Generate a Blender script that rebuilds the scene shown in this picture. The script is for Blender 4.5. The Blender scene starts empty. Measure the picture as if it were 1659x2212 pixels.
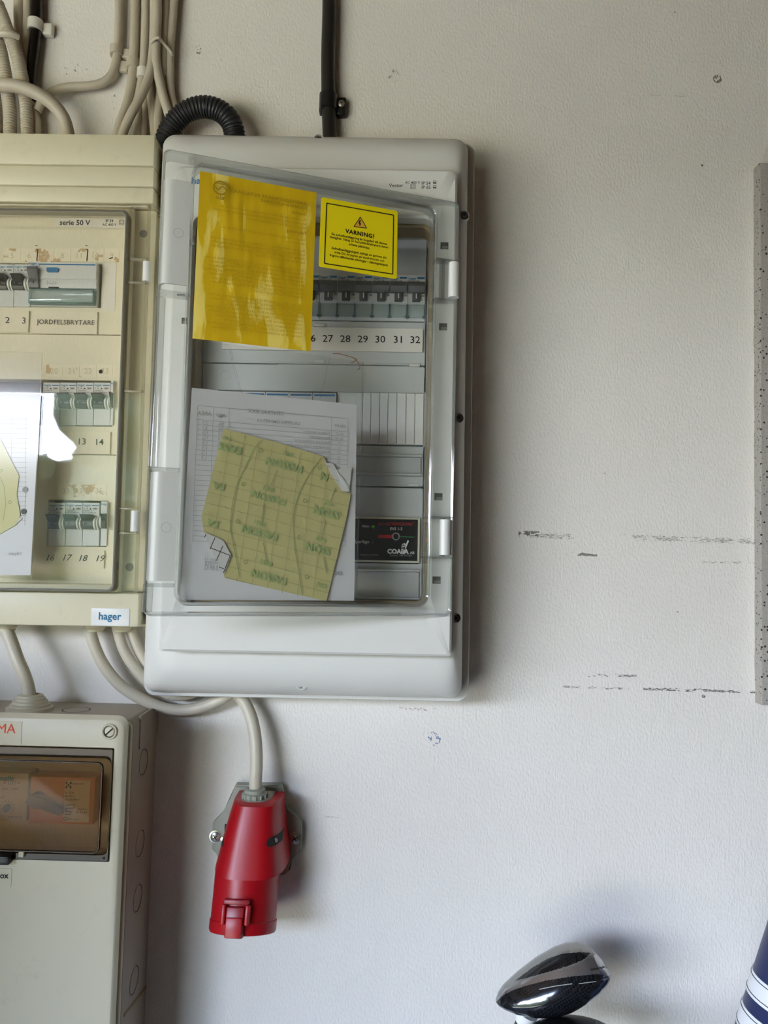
import bpy, bmesh, math, random
from mathutils import Vector, Matrix
from math import sin, cos, pi, radians, sqrt
random.seed(7)
SC = bpy.context.scene
C = SC.collection

# ------------------------------------------------------------------ camera
W_PX, H_PX, F_PX = 1659.0, 2212.0, 1660.0
PITCH, ROLL, YAW = 0.05916, 0.02563, -0.00589
CAM = Vector((0.0, -0.84, 1.5))
fwd = Vector((sin(YAW)*cos(PITCH), cos(YAW)*cos(PITCH), sin(PITCH)))
r0_ = Vector((cos(YAW), -sin(YAW), 0)); u0_ = r0_.cross(fwd)
RT = r0_*cos(ROLL) + u0_*sin(ROLL); UP = u0_*cos(ROLL) - r0_*sin(ROLL)
cd = bpy.data.cameras.new('camera'); cam = bpy.data.objects.new('camera', cd); C.objects.link(cam)
cd.sensor_fit = 'VERTICAL'; cd.sensor_height = 36.0; cd.lens = F_PX/H_PX*36.0; cd.clip_start = 0.01
Rm = Matrix((RT, UP, -fwd)).transposed().to_4x4()
cam.matrix_world = Matrix.Translation(CAM) @ Rm
SC.camera = cam

# ------------------------------------------------------------------ sky, light, exposure
SC.view_settings.view_transform = 'Standard'; SC.view_settings.look = 'None'
SC.view_settings.gamma = 1.0; SC.view_settings.use_curve_mapping = False
SC.view_settings.exposure = 3.42
wd = bpy.data.worlds.new('sky'); SC.world = wd; wd.use_nodes = True
nt = wd.node_tree; nt.nodes.clear()
wo = nt.nodes.new('ShaderNodeOutputWorld'); bg = nt.nodes.new('ShaderNodeBackground')
tc = nt.nodes.new('ShaderNodeTexCoord'); sx = nt.nodes.new('ShaderNodeSeparateXYZ'); rp = nt.nodes.new('ShaderNodeValToRGB')
nt.links.new(tc.outputs['Generated'], sx.inputs[0]); nt.links.new(sx.outputs['Z'], rp.inputs[0])
nt.links.new(rp.outputs[0], bg.inputs[0]); nt.links.new(bg.outputs[0], wo.inputs[0])
rp.color_ramp.elements[0].position = 0.0; rp.color_ramp.elements[0].color = (0.99, 0.985, 0.985, 1)
rp.color_ramp.elements[1].position = 0.45; rp.color_ramp.elements[1].color = (0.34, 0.54, 1.0, 1)
bg.inputs[1].default_value = 3.6
# the sun stands behind the garage: it lights the pale yard, whose bounce comes in low through the opening
sl_ = bpy.data.lights.new('sun', 'SUN'); so = bpy.data.objects.new('sun', sl_); C.objects.link(so)
sl_.energy = 3.0; sl_.angle = radians(.6); sl_.color = (1.0, .88, .70)
so.rotation_euler = Vector((.45, -.32, -.84)).to_track_quat('-Z', 'Y').to_euler()
# daylight portal of the garage opening (sampling aid at the real opening, adds no light)
OPX0, OPX1, OPZ1, OPY = -3.5, -0.70, 2.12, -2.2
pl = bpy.data.lights.new('opening_daylight', 'AREA'); po = bpy.data.objects.new('opening_daylight', pl); C.objects.link(po)
pl.shape = 'RECTANGLE'; pl.size = OPX1-OPX0; pl.size_y = OPZ1; pl.cycles.is_portal = True
po.location = ((OPX0+OPX1)/2, OPY, OPZ1/2); po.rotation_euler = (radians(90), 0, 0)

# ------------------------------------------------------------------ frames: a pixel becomes a point on a plane of a real frame
def ray(px, py):
    return (fwd + RT*((px-829.5)/F_PX) - UP*((py-1106.0)/F_PX))
class Frame:
    def __init__(s, M=None):
        s.M = M or Matrix.Identity(4); s.I = s.M.inverted()
        s.o = s.I @ CAM; s.R3 = s.I.to_3x3()
    def at(s, px, py, d):                       # local point on the plane y = -d (d in metres)
        r = s.R3 @ ray(px, py); t = (-d - s.o.y)/r.y
        return s.o + r*t
    def rect(s, l, t, r, b, d):                 # edges measured at mid side -> x0,x1,z0,z1
        my, mx = (t+b)/2, (l+r)/2
        return (s.at(l, my, d).x, s.at(r, my, d).x, s.at(mx, b, d).z, s.at(mx, t, d).z)
WF = Frame()

# ------------------------------------------------------------------ materials
def L1(c): c /= 255.0; return c/12.92 if c <= 0.04045 else ((c+0.055)/1.055)**2.4
def S(r, g, b): return (L1(r), L1(g), L1(b), 1.0)
def newmat(name):
    m = bpy.data.materials.new(name); m.use_nodes = True
    n = m.node_tree.nodes; return m, n, m.node_tree.links, n['Principled BSDF']
def plastic(name, col, rough=0.42, var=0.05, dirt=0.0, dcol=(60, 50, 38), bump=0.0, bscale=900, metal=0.0, spec=0.5, coat=0.0):
    m, n, l, p = newmat(name)
    tcn = n.new('ShaderNodeTexCoord'); ns = n.new('ShaderNodeTexNoise'); ns.inputs['Scale'].default_value = 14; ns.inputs['Detail'].default_value = 5
    l.new(tcn.outputs['Object'], ns.inputs['Vector'])
    mx = n.new('ShaderNodeMix'); mx.data_type = 'RGBA'
    c = Vector(col[:3]); a = c*(1-var*2); b = c*(1+var)
    mx.inputs[6].default_value = (*a, 1); mx.inputs[7].default_value = (*b, 1); l.new(ns.outputs[0], mx.inputs[0])
    out = mx.outputs[2]
    if dirt > 0:
        n2 = n.new('ShaderNodeTexNoise'); n2.inputs['Scale'].default_value = 38; n2.inputs['Detail'].default_value = 9; n2.inputs['Roughness'].default_value = .75
        l.new(tcn.outputs['Object'], n2.inputs['Vector'])
        cr = n.new('ShaderNodeValToRGB'); cr.color_ramp.elements[0].position = .56; cr.color_ramp.elements[1].position = .78
        cr.color_ramp.elements[1].color = (dirt, dirt, dirt, 1); l.new(n2.outputs[0], cr.inputs[0])
        m2 = n.new('ShaderNodeMix'); m2.data_type = 'RGBA'; l.new(cr.outputs[0], m2.inputs[0]); l.new(out, m2.inputs[6])
        m2.inputs[7].default_value = S(*dcol); out = m2.outputs[2]
    l.new(out, p.inputs['Base Color'])
    p.inputs['Roughness'].default_value = rough; p.inputs['Metallic'].default_value = metal
    p.inputs['Specular IOR Level'].default_value = spec; p.inputs['Coat Weight'].default_value = coat
    if bump > 0:
        n3 = n.new('ShaderNodeTexNoise'); n3.inputs['Scale'].default_value = bscale; n3.inputs['Detail'].default_value = 2
        l.new(tcn.outputs['Object'], n3.inputs['Vector'])
        bp = n.new('ShaderNodeBump'); bp.inputs['Strength'].default_value = bump; bp.inputs['Distance'].default_value = .0004
        l.new(n3.outputs[0], bp.inputs['Height']); l.new(bp.outputs[0], p.inputs['Normal'])
    return m
def clear(name, tint=(0.97, 0.975, 0.97), haze=0.04, hazecol=(200, 200, 190), ior=1.45, rough=0.03, scratch=0.0):
    m, n, l, p = newmat(name); n.remove(p)
    o = n['Material Output']
    tr = n.new('ShaderNodeBsdfTransparent'); tr.inputs[0].default_value = (*tint, 1)
    gl = n.new('ShaderNodeBsdfGlossy'); gl.inputs['Roughness'].default_value = rough
    df = n.new('ShaderNodeBsdfDiffuse'); df.inputs[0].default_value = S(*hazecol)
    fr = n.new('ShaderNodeFresnel'); ge = n.new('ShaderNodeNewGeometry'); mi = n.new('ShaderNodeMix'); mi.data_type = 'FLOAT'   # same reflectance from either side: thin sheet, no total reflection
    mi.inputs[2].default_value = ior; mi.inputs[3].default_value = 1/ior; l.new(ge.outputs['Backfacing'], mi.inputs[0]); l.new(mi.outputs[0], fr.inputs[0])
    m1 = n.new('ShaderNodeMixShader'); m2 = n.new('ShaderNodeMixShader')
    m1.inputs[0].default_value = haze
    l.new(tr.outputs[0], m1.inputs[1]); l.new(df.outputs[0], m1.inputs[2])
    if scratch > 0:
        tcn = n.new('ShaderNodeTexCoord'); mp = n.new('ShaderNodeMapping'); mp.inputs['Scale'].default_value = (160, 160, 22)
        ns = n.new('ShaderNodeTexNoise'); ns.inputs['Detail'].default_value = 8; ns.inputs['Roughness'].default_value = .8
        l.new(tcn.outputs['Object'], mp.inputs[0]); l.new(mp.outputs[0], ns.inputs['Vector'])
        cr = n.new('ShaderNodeValToRGB'); cr.color_ramp.elements[0].position = .45; cr.color_ramp.elements[1].position = .75
        cr.color_ramp.elements[0].color = (haze,)*3+(1,); cr.color_ramp.elements[1].color = (haze+scratch,)*3+(1,)
        l.new(ns.outputs[0], cr.inputs[0]); l.new(cr.outputs[0], m1.inputs[0])
    l.new(fr.outputs[0], m2.inputs[0]); l.new(m1.outputs[0], m2.inputs[1]); l.new(gl.outputs[0], m2.inputs[2])
    l.new(m2.outputs[0], o.inputs[0])
    return m
def flat(name, col, rough=0.6, spec=.3):
    m, n, l, p = newmat(name); p.inputs['Base Color'].default_value = col
    p.inputs['Roughness'].default_value = rough; p.inputs['Specular IOR Level'].default_value = spec; return m

def wall_material():
    m, n, l, p = newmat('painted_wall')
    tcn = n.new('ShaderNodeTexCoord'); geo = tcn.outputs['Object']
    def math_(op, a, b=None, c=None):
        q = n.new('ShaderNodeMath'); q.operation = op
        for i, v in enumerate((a, b, c)):
            if v is None: continue
            if isinstance(v, (int, float)): q.inputs[i].default_value = v
            else: l.new(v, q.inputs[i])
        return q.outputs[0]
    def noise(scale, detail=3, rough=.5, vec=None, sc=None):
        q = n.new('ShaderNodeTexNoise'); q.inputs['Scale'].default_value = scale; q.inputs['Detail'].default_value = detail; q.inputs['Roughness'].default_value = rough
        if sc:
            mp = n.new('ShaderNodeMapping'); mp.inputs['Scale'].default_value = sc; l.new(geo, mp.inputs[0]); l.new(mp.outputs[0], q.inputs['Vector'])
        else: l.new(geo, q.inputs['Vector'])
        return q.outputs[0]
    sp = n.new('ShaderNodeSeparateXYZ'); l.new(geo, sp.inputs[0]); X, Z = sp.outputs['X'], sp.outputs['Z']
    base = n.new('ShaderNodeMix'); base.data_type = 'RGBA'
    base.inputs[6].default_value = S(222, 217, 208); base.inputs[7].default_value = S(233, 229, 221)
    l.new(noise(5, 5), base.inputs[0]); col = base.outputs[2]
    def over(col, mask, c):
        q = n.new('ShaderNodeMix'); q.data_type = 'RGBA'; l.new(mask, q.inputs[0]); l.new(col, q.inputs[6]); q.inputs[7].default_value = S(*c); return q.outputs[2]
    # long horizontal rub marks: (px0, py0, px1, py1, half height m, threshold, colour, strength)
    fine = noise(1.0, 8, .8, sc=(210, 210, 900)); blotv = noise(1.0, 4, .6, sc=(70, 70, 160))
    for (a, b, c, d, h, th, colr, st) in [
        (1120, 1155, 1240, 1160, .0045, .50, (96, 92, 82), .75), (1120, 1152, 1165, 1153, .003, .38, (70, 66, 58), .8),
        (1340, 1160, 1630, 1170, .0045, .49, (112, 112, 100), .75), (1235, 1196, 1290, 1199, .002, .40, (90, 84, 74), .8),
        (1500, 1214, 1630, 1216, .002, .52, (96, 90, 82), .8), (1215, 1483, 1360, 1488, .0022, .50, (70, 70, 70), .85),
        (1390, 1488, 1500, 1492, .0022, .47, (56, 56, 58), .9), (1500, 1490, 1632, 1496, .0018, .46, (58, 58, 60), .9),
        (1270, 1459, 1375, 1460, .0022, .47, (78, 78, 76), .8), (862, 1528, 940, 1534, .004, .52, (120, 88, 66), .7),
        (1230, 1545, 1262, 1546, .001, .45, (120, 118, 112), .6), (1330, 760, 1440, 764, .0012, .55, (150, 145, 136), .5),
        (690, 1764, 745, 1766, .0008, .5, (130, 125, 116), .6), (1405, 205, 1480, 208, .001, .5, (120, 112, 98), .6),
        (1285, 1020, 1320, 1024, .003, .56, (120, 112, 98), .6)]:
        A, B = WF.at(a, b, 0), WF.at(c, d, 0); sl = (B.z-A.z)/(B.x-A.x)
        dz = math_('ABSOLUTE', math_('SUBTRACT', Z, math_('MULTIPLY_ADD', X, sl, A.z-sl*A.x)))
        env = math_('SUBTRACT', 1.0, math_('DIVIDE', dz, h))
        inx = math_('MULTIPLY', math_('GREATER_THAN', X, A.x), math_('LESS_THAN', X, B.x))
        v = math_('MULTIPLY', inx, math_('GREATER_THAN', env, 0.0))
        ms = math_('GREATER_THAN', math_('MULTIPLY_ADD', math_('MINIMUM', env, .6), .20, fine), th+.13)
        col = over(col, math_('MULTIPLY', math_('MULTIPLY', math_('MULTIPLY', v, ms), math_('GREATER_THAN', blotv, .47)), st), colr)
    # blots: (px, py, rx m, rz m, colour)
    for (a, b, rx, rz, colr, th) in [(938, 1595, .007, .008, (70, 104, 150), .54), (1550, 170, .005, .005, (96, 78, 66), .48), (850, 165, .006, .009, (140, 128, 106), .57),
        (1460, 1330, .006, .010, (140, 104, 70), .6), (155, 150, .02, .008, (90, 82, 66), .60), (247, 235, .003, .018, (110, 100, 84), .58), (1517, 357, .0012, .0012, (50, 44, 40), .3),
        (364, 1642, .0016, .006, (60, 52, 44), .55), (429, 108, .003, .006, (80, 72, 58), .55), (472, 130, .004, .004, (80, 72, 58), .6), (1520, 1504, .002, .002, (80, 78, 74), .4), (1455, 30, .006, .004, (120, 110, 92), .6)]:
        A = WF.at(a, b, 0)
        e = math_('ADD', math_('POWER', math_('DIVIDE', math_('SUBTRACT', X, A.x), rx), 2.0), math_('POWER', math_('DIVIDE', math_('SUBTRACT', Z, A.z), rz), 2.0))
        col = over(col, math_('MULTIPLY', math_('MULTIPLY', math_('LESS_THAN', e, 1.0), math_('GREATER_THAN', noise(170, 5, .75), th)), .85), colr)
    # tiny random specks
    vo = n.new('ShaderNodeTexVoronoi'); vo.inputs['Scale'].default_value = 26; l.new(geo, vo.inputs['Vector'])
    sv = n.new('ShaderNodeSeparateColor'); l.new(vo.outputs['Color'], sv.inputs[0])
    spk = math_('MULTIPLY', math_('LESS_THAN', vo.outputs['Distance'], math_('MULTIPLY', sv.outputs[1], .045)), math_('GREATER_THAN', sv.outputs[0], .86))
    col = over(col, math_('MULTIPLY', spk, .8), (84, 72, 58))
    l.new(col, p.inputs['Base Color']); p.inputs['Roughness'].default_value = .55; p.inputs['Specular IOR Level'].default_value = .25
    h1 = noise(1.0, 3, .5, sc=(430, 430, 230)); h2 = noise(60, 3)
    hh = math_('MULTIPLY_ADD', h2, .6, h1)
    bp = n.new('ShaderNodeBump'); bp.inputs['Strength'].default_value = .7; bp.inputs['Distance'].default_value = .0011
    l.new(hh, bp.inputs['Height']); l.new(bp.outputs[0], p.inputs['Normal'])
    return m

M = {}
M['wall'] = wall_material()
M['grey'] = plastic('light_grey_plastic', S(214, 213, 206), .36, .015, .05, (120, 112, 98))
M['grey_in'] = plastic('inner_grey_plastic', S(196, 200, 200), .4, .02, .05, (120, 112, 98))
M['white'] = plastic('white_plastic', S(226, 226, 222), .32, .02, .06)
M['cream'] = plastic('yellowed_plastic', S(222, 214, 184), .42, .03, .22, (132, 112, 80))
M['cream_in'] = plastic('cream_inner_plastic', S(226, 219, 196), .45, .02, .05, (150, 130, 96))
M['boxgrey'] = plastic('box_grey_plastic', S(202, 195, 170), .42, .03, .22, (124, 108, 84))
M['boxbase'] = plastic('box_base_plastic', S(172, 161, 143), .5, .04, .25, (90, 76, 60))
M['gasket'] = plastic('brown_gasket', S(150, 128, 88), .6, .15)
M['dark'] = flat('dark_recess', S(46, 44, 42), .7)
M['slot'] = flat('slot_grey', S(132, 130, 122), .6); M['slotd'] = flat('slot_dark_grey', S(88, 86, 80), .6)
M['clear'] = clear('clear_door', (.965, .972, .968), .012, (210, 212, 206))
M['clear_edge'] = clear('clear_door_edge', (.93, .935, .93), .06, (226, 226, 222), 1.75, .03)
M['sleeve'] = clear('clear_sleeve', (.96, .96, .955), .035, (215, 214, 206), 1.4, .12)
M['clear_cream'] = clear('clear_door_aged', (.985, .977, .95), .012, (222, 218, 198), 1.45, .02, .05)
M['clear_cream_edge'] = clear('clear_door_aged_edge', (.88, .865, .80), .16, (214, 206, 180), 1.5, .06)
M['smoke'] = clear('smoked_window', (.72, .62, .50), .01, (150, 138, 120), 1.22, .08, .07)
M['smoke_edge'] = clear('smoked_edge', (.30, .26, .22), .10, (80, 74, 64), 1.3, .06)
M['teal'] = clear('teal_window', (.94, .98, .98), .28, (206, 218, 218), 1.45, .05)
M['teal_edge'] = clear('teal_edge', (.74, .87, .87), .22, (130, 172, 172), 1.45, .08)
M['seam'] = plastic('dark_seam', S(104, 100, 92), .35, .1)
M['yellow'] = plastic('yellow_paper', S(222, 188, 24), .55, .03)
M['sign'] = plastic('yellow_sign', S(236, 214, 20), .38, .01)
M['ink_y'] = flat('faded_ink_on_yellow', S(184, 150, 14), .7)
M['ink_y2'] = flat('faded_heading_on_yellow', S(164, 134, 20), .7)
M['ink'] = flat('black_ink', S(38, 30, 26), .6)
M['ink_g'] = flat('grey_ink', S(74, 74, 72), .6)
M['ink_f'] = flat('faded_ink', S(172, 170, 168), .7)
M['ink_ff'] = flat('faint_ink', S(200, 190, 164), .7)
M['orange'] = flat('sign_orange', S(226, 172, 60), .5)
M['blue'] = flat('print_blue', S(44, 112, 160), .5)
M['teal_ink'] = flat('print_teal', S(24, 112, 152), .5)
M['paper'] = plastic('white_paper', S(228, 226, 226), .6, .02, .22, (186, 184, 182))
M['strip'] = plastic('label_paper', S(228, 224, 216), .55, .015)
M['cstrip'] = plastic('cream_label_paper', S(230, 221, 200), .55, .02)
M['backing'] = plastic('yellow_backing_paper', S(214, 204, 138), .5, .05)
M['green'] = flat('green_print', S(164, 188, 118), .6)
M['green_l'] = flat('green_line', S(150, 166, 104), .6)
M['grid'] = flat('grid_line', S(170, 160, 112), .6)
M['torn'] = plastic('torn_paper', S(226, 222, 216), .6, .06)
M['brown'] = flat('brown_mark', S(140, 90, 60), .7)
M['handle_grey'] = plastic('toggle_grey', S(98, 100, 104), .38, .02)
M['nose'] = plastic('toggle_nose', S(82, 84, 88), .4, .02)
M['black_t'] = plastic('toggle_black', S(27, 32, 31), .4, .03); M['grip'] = plastic('grip_grey', S(202, 202, 195), .34, .02, .05)
M['bgrey'] = plastic('breaker_grey', S(206, 208, 208), .4, .015)
M['bgap'] = flat('breaker_gap', S(60, 60, 60), .7)
M['black'] = plastic('black_face', S(26, 27, 28), .3, .06)
M['frame_b'] = plastic('cream_frame', S(222, 220, 196), .4, .02)
M['red_ink'] = flat('red_print', S(196, 34, 44), .5)
M['dred_ink'] = flat('dark_red_print', S(172, 36, 40), .5)
M['grn_ink'] = flat('green_bar', S(30, 96, 50), .5)
M['white_ink'] = flat('white_print', S(226, 226, 224), .5)
M['lgt_ink'] = flat('light_grey_print', S(150, 150, 148), .5)
M['led'] = flat('green_led', S(120, 190, 50), .25)
M['led_off'] = flat('dim_led', S(80, 80, 82), .3)
M['red'] = plastic('red_plastic', S(172, 10, 24), .36, .04, .05, (190, 110, 100))
M['red_d'] = plastic('red_plastic_flap', S(150, 16, 26), .34, .05)
M['sockgrey'] = plastic('socket_grey', S(156, 158, 144), .5, .04, .2)
M['steel'] = plastic('zinc_screw', S(196, 194, 186), .28, .05, 0, metal=.9)
M['dsteel'] = plastic('dark_screw', S(104, 102, 98), .35, .1, 0, metal=.35)
M['chamber'] = plastic('dark_chamber', S(92, 80, 64), .6, .05)
M['cable'] = plastic('painted_cable', S(198, 188, 168), .45, .05, .22, (120, 106, 84), .35, 120)
M['cable2'] = plastic('grey_white_cable', S(204, 196, 176), .4, .05, .30, (110, 94, 70))
M['conduit'] = plastic('painted_conduit', S(196, 187, 166), .5, .06, .25, (110, 96, 74))
M['clip'] = plastic('white_clip', S(222, 218, 206), .4, .04)
M['tie'] = plastic('clear_tie', S(206, 198, 176), .35, .04)
M['rubber'] = plastic('black_conduit', S(44, 44, 46), .45, .1)
M['blackcable'] = plastic('black_cable', S(34, 32, 30), .42, .12)
M['blackgloss'] = plastic('glossy_black_cable', S(14, 14, 13), .22, .1)
M['orange_dev'] = plastic('orange_device', S(206, 136, 50), .45, .05)
M['beige_dev'] = plastic('beige_device', S(200, 190, 160), .5, .04)
M['red_logo'] = flat('orange_red_print', S(226, 70, 38), .5)
M['navy'] = plastic('navy_leather', S(24, 38, 82), .38, .10)
M['wleather'] = plastic('white_leather', S(222, 224, 226), .42, .03, .12, (170, 168, 176))
M['stitch'] = flat('dark_piping', S(70, 62, 70), .6)
M['chrome'] = plastic('satin_chrome', S(186, 186, 186), .16, .04, 0, metal=.85)
M['dchrome'] = plastic('dark_chrome', S(158, 157, 154), .24, .06, 0, metal=.7)
M['floor'] = plastic('concrete_floor', S(96, 90, 82), .8, .08)
M['board'] = plastic('brown_boarding', S(120, 98, 72), .7, .1)
M['ceil'] = plastic('ceiling_board', S(104, 78, 50), .8, .06)
M['gravel'] = plastic('gravel_yard', S(190, 168, 130), .9, .06)
M['leaf'] = plastic('leaves', S(46, 66, 26), .6, .25)
M['bark'] = plastic('bark', S(84, 66, 48), .8, .2)
def carbon():
    m, n, l, p = newmat('carbon_weave')
    t = n.new('ShaderNodeTexCoord'); mp = n.new('ShaderNodeMapping'); mp.inputs['Rotation'].default_value = (0, radians(-12), 0); mp.inputs['Scale'].default_value = (520, 520, 520)
    ck = n.new('ShaderNodeTexChecker'); ck.inputs['Scale'].default_value = 1; ck.inputs[1].default_value = S(10, 11, 13); ck.inputs[2].default_value = S(34, 36, 40)
    l.new(t.outputs['Object'], mp.inputs[0]); l.new(mp.outputs[0], ck.inputs['Vector']); l.new(ck.outputs[0], p.inputs['Base Color'])
    p.inputs['Roughness'].default_value = .14; p.inputs['Coat Weight'].default_value = .6; p.inputs['Coat Roughness'].default_value = .04
    return m
M['carbon'] = carbon()
def speckle():
    m, n, l, p = newmat('speckled_board')
    t = n.new('ShaderNodeTexCoord'); v = n.new('ShaderNodeTexVoronoi'); v.inputs['Scale'].default_value = 330; l.new(t.outputs['Object'], v.inputs['Vector'])
    sc = n.new('ShaderNodeSeparateColor'); l.new(v.outputs['Color'], sc.inputs[0])
    a = n.new('ShaderNodeMath'); a.operation = 'MULTIPLY'; l.new(sc.outputs[0], a.inputs[0]); a.inputs[1].default_value = .42
    b = n.new('ShaderNodeMath'); b.operation = 'LESS_THAN'; l.new(v.outputs['Distance'], b.inputs[0]); l.new(a.outputs[0], b.inputs[1])
    c = n.new('ShaderNodeMath'); c.operation = 'GREATER_THAN'; l.new(sc.outputs[1], c.inputs[0]); c.inputs[1].default_value = .55
    d = n.new('ShaderNodeMath'); d.operation = 'MULTIPLY'; l.new(b.outputs[0], d.inputs[0]); l.new(c.outputs[0], d.inputs[1])
    ns = n.new('ShaderNodeTexNoise'); ns.inputs['Scale'].default_value = 420; ns.inputs['Detail'].default_value = 4; l.new(t.outputs['Object'], ns.inputs['Vector'])
    m0 = n.new('ShaderNodeMix'); m0.data_type = 'RGBA'; m0.inputs[6].default_value = S(146, 140, 132); m0.inputs[7].default_value = S(184, 179, 170); l.new(ns.outputs[0], m0.inputs[0])
    m1 = n.new('ShaderNodeMix'); m1.data_type = 'RGBA'; l.new(d.outputs[0], m1.inputs[0]); l.new(m0.outputs[2], m1.inputs[6]); m1.inputs[7].default_value = S(44, 40, 38)
    l.new(m1.outputs[2], p.inputs['Base Color']); p.inputs['Roughness'].default_value = .8
    bp = n.new('ShaderNodeBump'); bp.inputs['Strength'].default_value = .5; bp.inputs['Distance'].default_value = .001; l.new(ns.outputs[0], bp.inputs['Height']); l.new(bp.outputs[0], p.inputs['Normal'])
    return m
M['speckle'] = speckle()

# ------------------------------------------------------------------ object helpers
def place(o, parent=None, Mx=None):
    C.objects.link(o)
    if parent is not None: o.parent = parent
    elif Mx is not None: o.matrix_world = Mx
    return o
def obj(name, bm, mat, parent=None, smooth=35, Mx=None):
    """link a bmesh as ONE mesh object; a top-level mesh gets its origin at its own base"""
    bmesh.ops.recalc_face_normals(bm, faces=bm.faces)
    if parent is None:
        lo = Vector([min(v.co[i] for v in bm.verts) for i in range(3)]); hi = Vector([max(v.co[i] for v in bm.verts) for i in range(3)])
        b = Vector(((lo.x+hi.x)/2, (lo.y+hi.y)/2, lo.z)); bmesh.ops.translate(bm, vec=-b, verts=bm.verts)
        Mx = (Mx or Matrix.Identity(4)) @ Matrix.Translation(b)
    me = bpy.data.meshes.new(name)
    if smooth:
        a = radians(smooth)
        for f in bm.faces: f.smooth = True
        for e in bm.edges:
            if len(e.link_faces) == 2 and e.calc_face_angle(0) > a: e.smooth = False
    bm.to_mesh(me); bm.free(); me.materials.append(mat)
    return place(bpy.data.objects.new(name, me), parent, Mx)
def tag(o, label, cat, group=None):
    o['label'] = label; o['category'] = cat
    if group: o['group'] = group
    return o
def thing(name, label, cat, Mx, group=None):
    o = bpy.data.objects.new(name, None); o.empty_display_size = .02; C.objects.link(o); o.matrix_world = Mx
    return tag(o, label, cat, group)
def dup(root, Mx, label, group=None):
    r = root.copy(); C.objects.link(r); r.matrix_world = Mx; r['label'] = label
    if group: r['group'] = group
    for ch in list(root.children):
        c = ch.copy(); C.objects.link(c); c.parent = r
        for g in ch.children:
            d = g.copy(); C.objects.link(d); d.parent = c
    return r
def T3(x, y, z): return Matrix.Translation((x, y, z))
def box(bm, x0, x1, y0, y1, z0, z1, bev=0, seg=2):
    r = bmesh.ops.create_cube(bm, size=1.0); vs = r['verts']
    for v in vs:
        v.co = Vector((x0 if v.co.x < 0 else x1, y0 if v.co.y < 0 else y1, z0 if v.co.z < 0 else z1))
    if bev > 0:
        es = {e for v in vs for e in v.link_edges}
        bmesh.ops.bevel(bm, geom=list(es), offset=bev, segments=seg, profile=.5, affect='EDGES')
    return bm
def B(*a, **k): return box(bmesh.new(), *a, **k)
def rr(x0, x1, z0, z1, r, n=6):
    """rounded rectangle outline in xz, counter-clockwise"""
    if not isinstance(r, (tuple, list)): r = (r,)*4      # bl, br, tr, tl
    P = []
    for (cx, cz, a0, q) in ((x0, z0, pi, 0), (x1, z0, 1.5*pi, 1), (x1, z1, 0, 2), (x0, z1, .5*pi, 3)):
        R = max(r[q], 1e-5); c = Vector((cx + (R if cx == x0 else -R), cz + (R if cz == z0 else -R)))
        for i in range(n+1):
            a = a0 + .5*pi*i/n; P.append((c.x+R*cos(a), c.y+R*sin(a)))
    return P
def loft(bm, rings, cap0=True, cap1=True, closed=True):
    """rings: lists of 3D points of equal length"""
    V = [[bm.verts.new(p) for p in r] for r in rings]; n = len(V[0])
    for a, b in zip(V, V[1:]):
        for i in range(n if closed else n-1):
            bm.faces.new((a[i], a[(i+1) % n], b[(i+1) % n], b[i]))
    if cap0: bm.faces.new(V[0])
    if cap1: bm.faces.new(V[-1])
    return bm
def xz(P, y): return [(p[0], y, p[1]) for p in P]
def plate(x0, x1, z0, z1, y_back, y_front, r=.003, bev=.001, n=5):
    bm = bmesh.new()
    A = rr(x0, x1, z0, z1, r, n); i = bev
    Bq = rr(x0+i, x1-i, z0+i, z1-i, max((r if not isinstance(r, (tuple, list)) else max(r))-i, 1e-4), n)
    m = rr(x0+.3*i, x1-.3*i, z0+.3*i, z1-.3*i, max((r if not isinstance(r, (tuple, list)) else max(r))-.3*i, 1e-4), n)
    return loft(bm, [xz(A, y_back), xz(A, y_front+bev), xz(m, y_front+.3*bev), xz(Bq, y_front)])
def ring(bm, O, I, yb, yf, bev=.0006):
    """frame between two outlines of equal count, O outside and I inside, from y=yb to y=yf (front)"""
    def off(P, k):
        cx = sum(p[0] for p in P)/len(P); cz = sum(p[1] for p in P)/len(P)
        hx = max(abs(p[0]-cx) for p in P); hz = max(abs(p[1]-cz) for p in P)
        return [(cx+(p[0]-cx)*(1+k/hx), cz+(p[1]-cz)*(1+k/hz)) for p in P]
    R = [xz(O, yb), xz(O, yf+bev), xz(off(O, -bev), yf), xz(off(I, bev), yf), xz(I, yf+bev), xz(I, yb)]
    V = [[bm.verts.new(p) for p in r] for r in R]; n = len(O)
    for k in range(6):
        a, b = V[k], V[(k+1) % 6]
        for i in range(n): bm.faces.new((a[i], a[(i+1) % n], b[(i+1) % n], b[i]))
    return bm
def prism(bm, poly, x0, x1):
    """poly in (y,z), extruded along x"""
    return loft(bm, [[(x0, p[0], p[1]) for p in poly], [(x1, p[0], p[1]) for p in poly]])
def slab(bm, poly, yb, yf):
    return loft(bm, [xz(poly, yb), xz(poly, yf)])
def cyl(bm, p0, p1, r0, r1=None, n=20, cap=True):
    r1 = r0 if r1 is None else r1
    p0, p1 = Vector(p0), Vector(p1); d = (p1-p0).normalized(); a = d.orthogonal().normalized(); b = d.cross(a)
    return loft(bm, [[p+a*(r*cos(2*pi*i/n))+b*(r*sin(2*pi*i/n)) for i in range(n)] for p, r in ((p0, r0), (p1, r1))], cap, cap)
def lathe(bm, prof, o, d, n=24):
    """prof: (radius, height along d) from origin o"""
    o, d = Vector(o), Vector(d).normalized(); a = d.orthogonal().normalized(); b = d.cross(a)
    return loft(bm, [[o+d*h+a*(max(r, 1e-5)*cos(2*pi*i/n))+b*(max(r, 1e-5)*sin(2*pi*i/n)) for i in range(n)] for r, h in prof])
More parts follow.
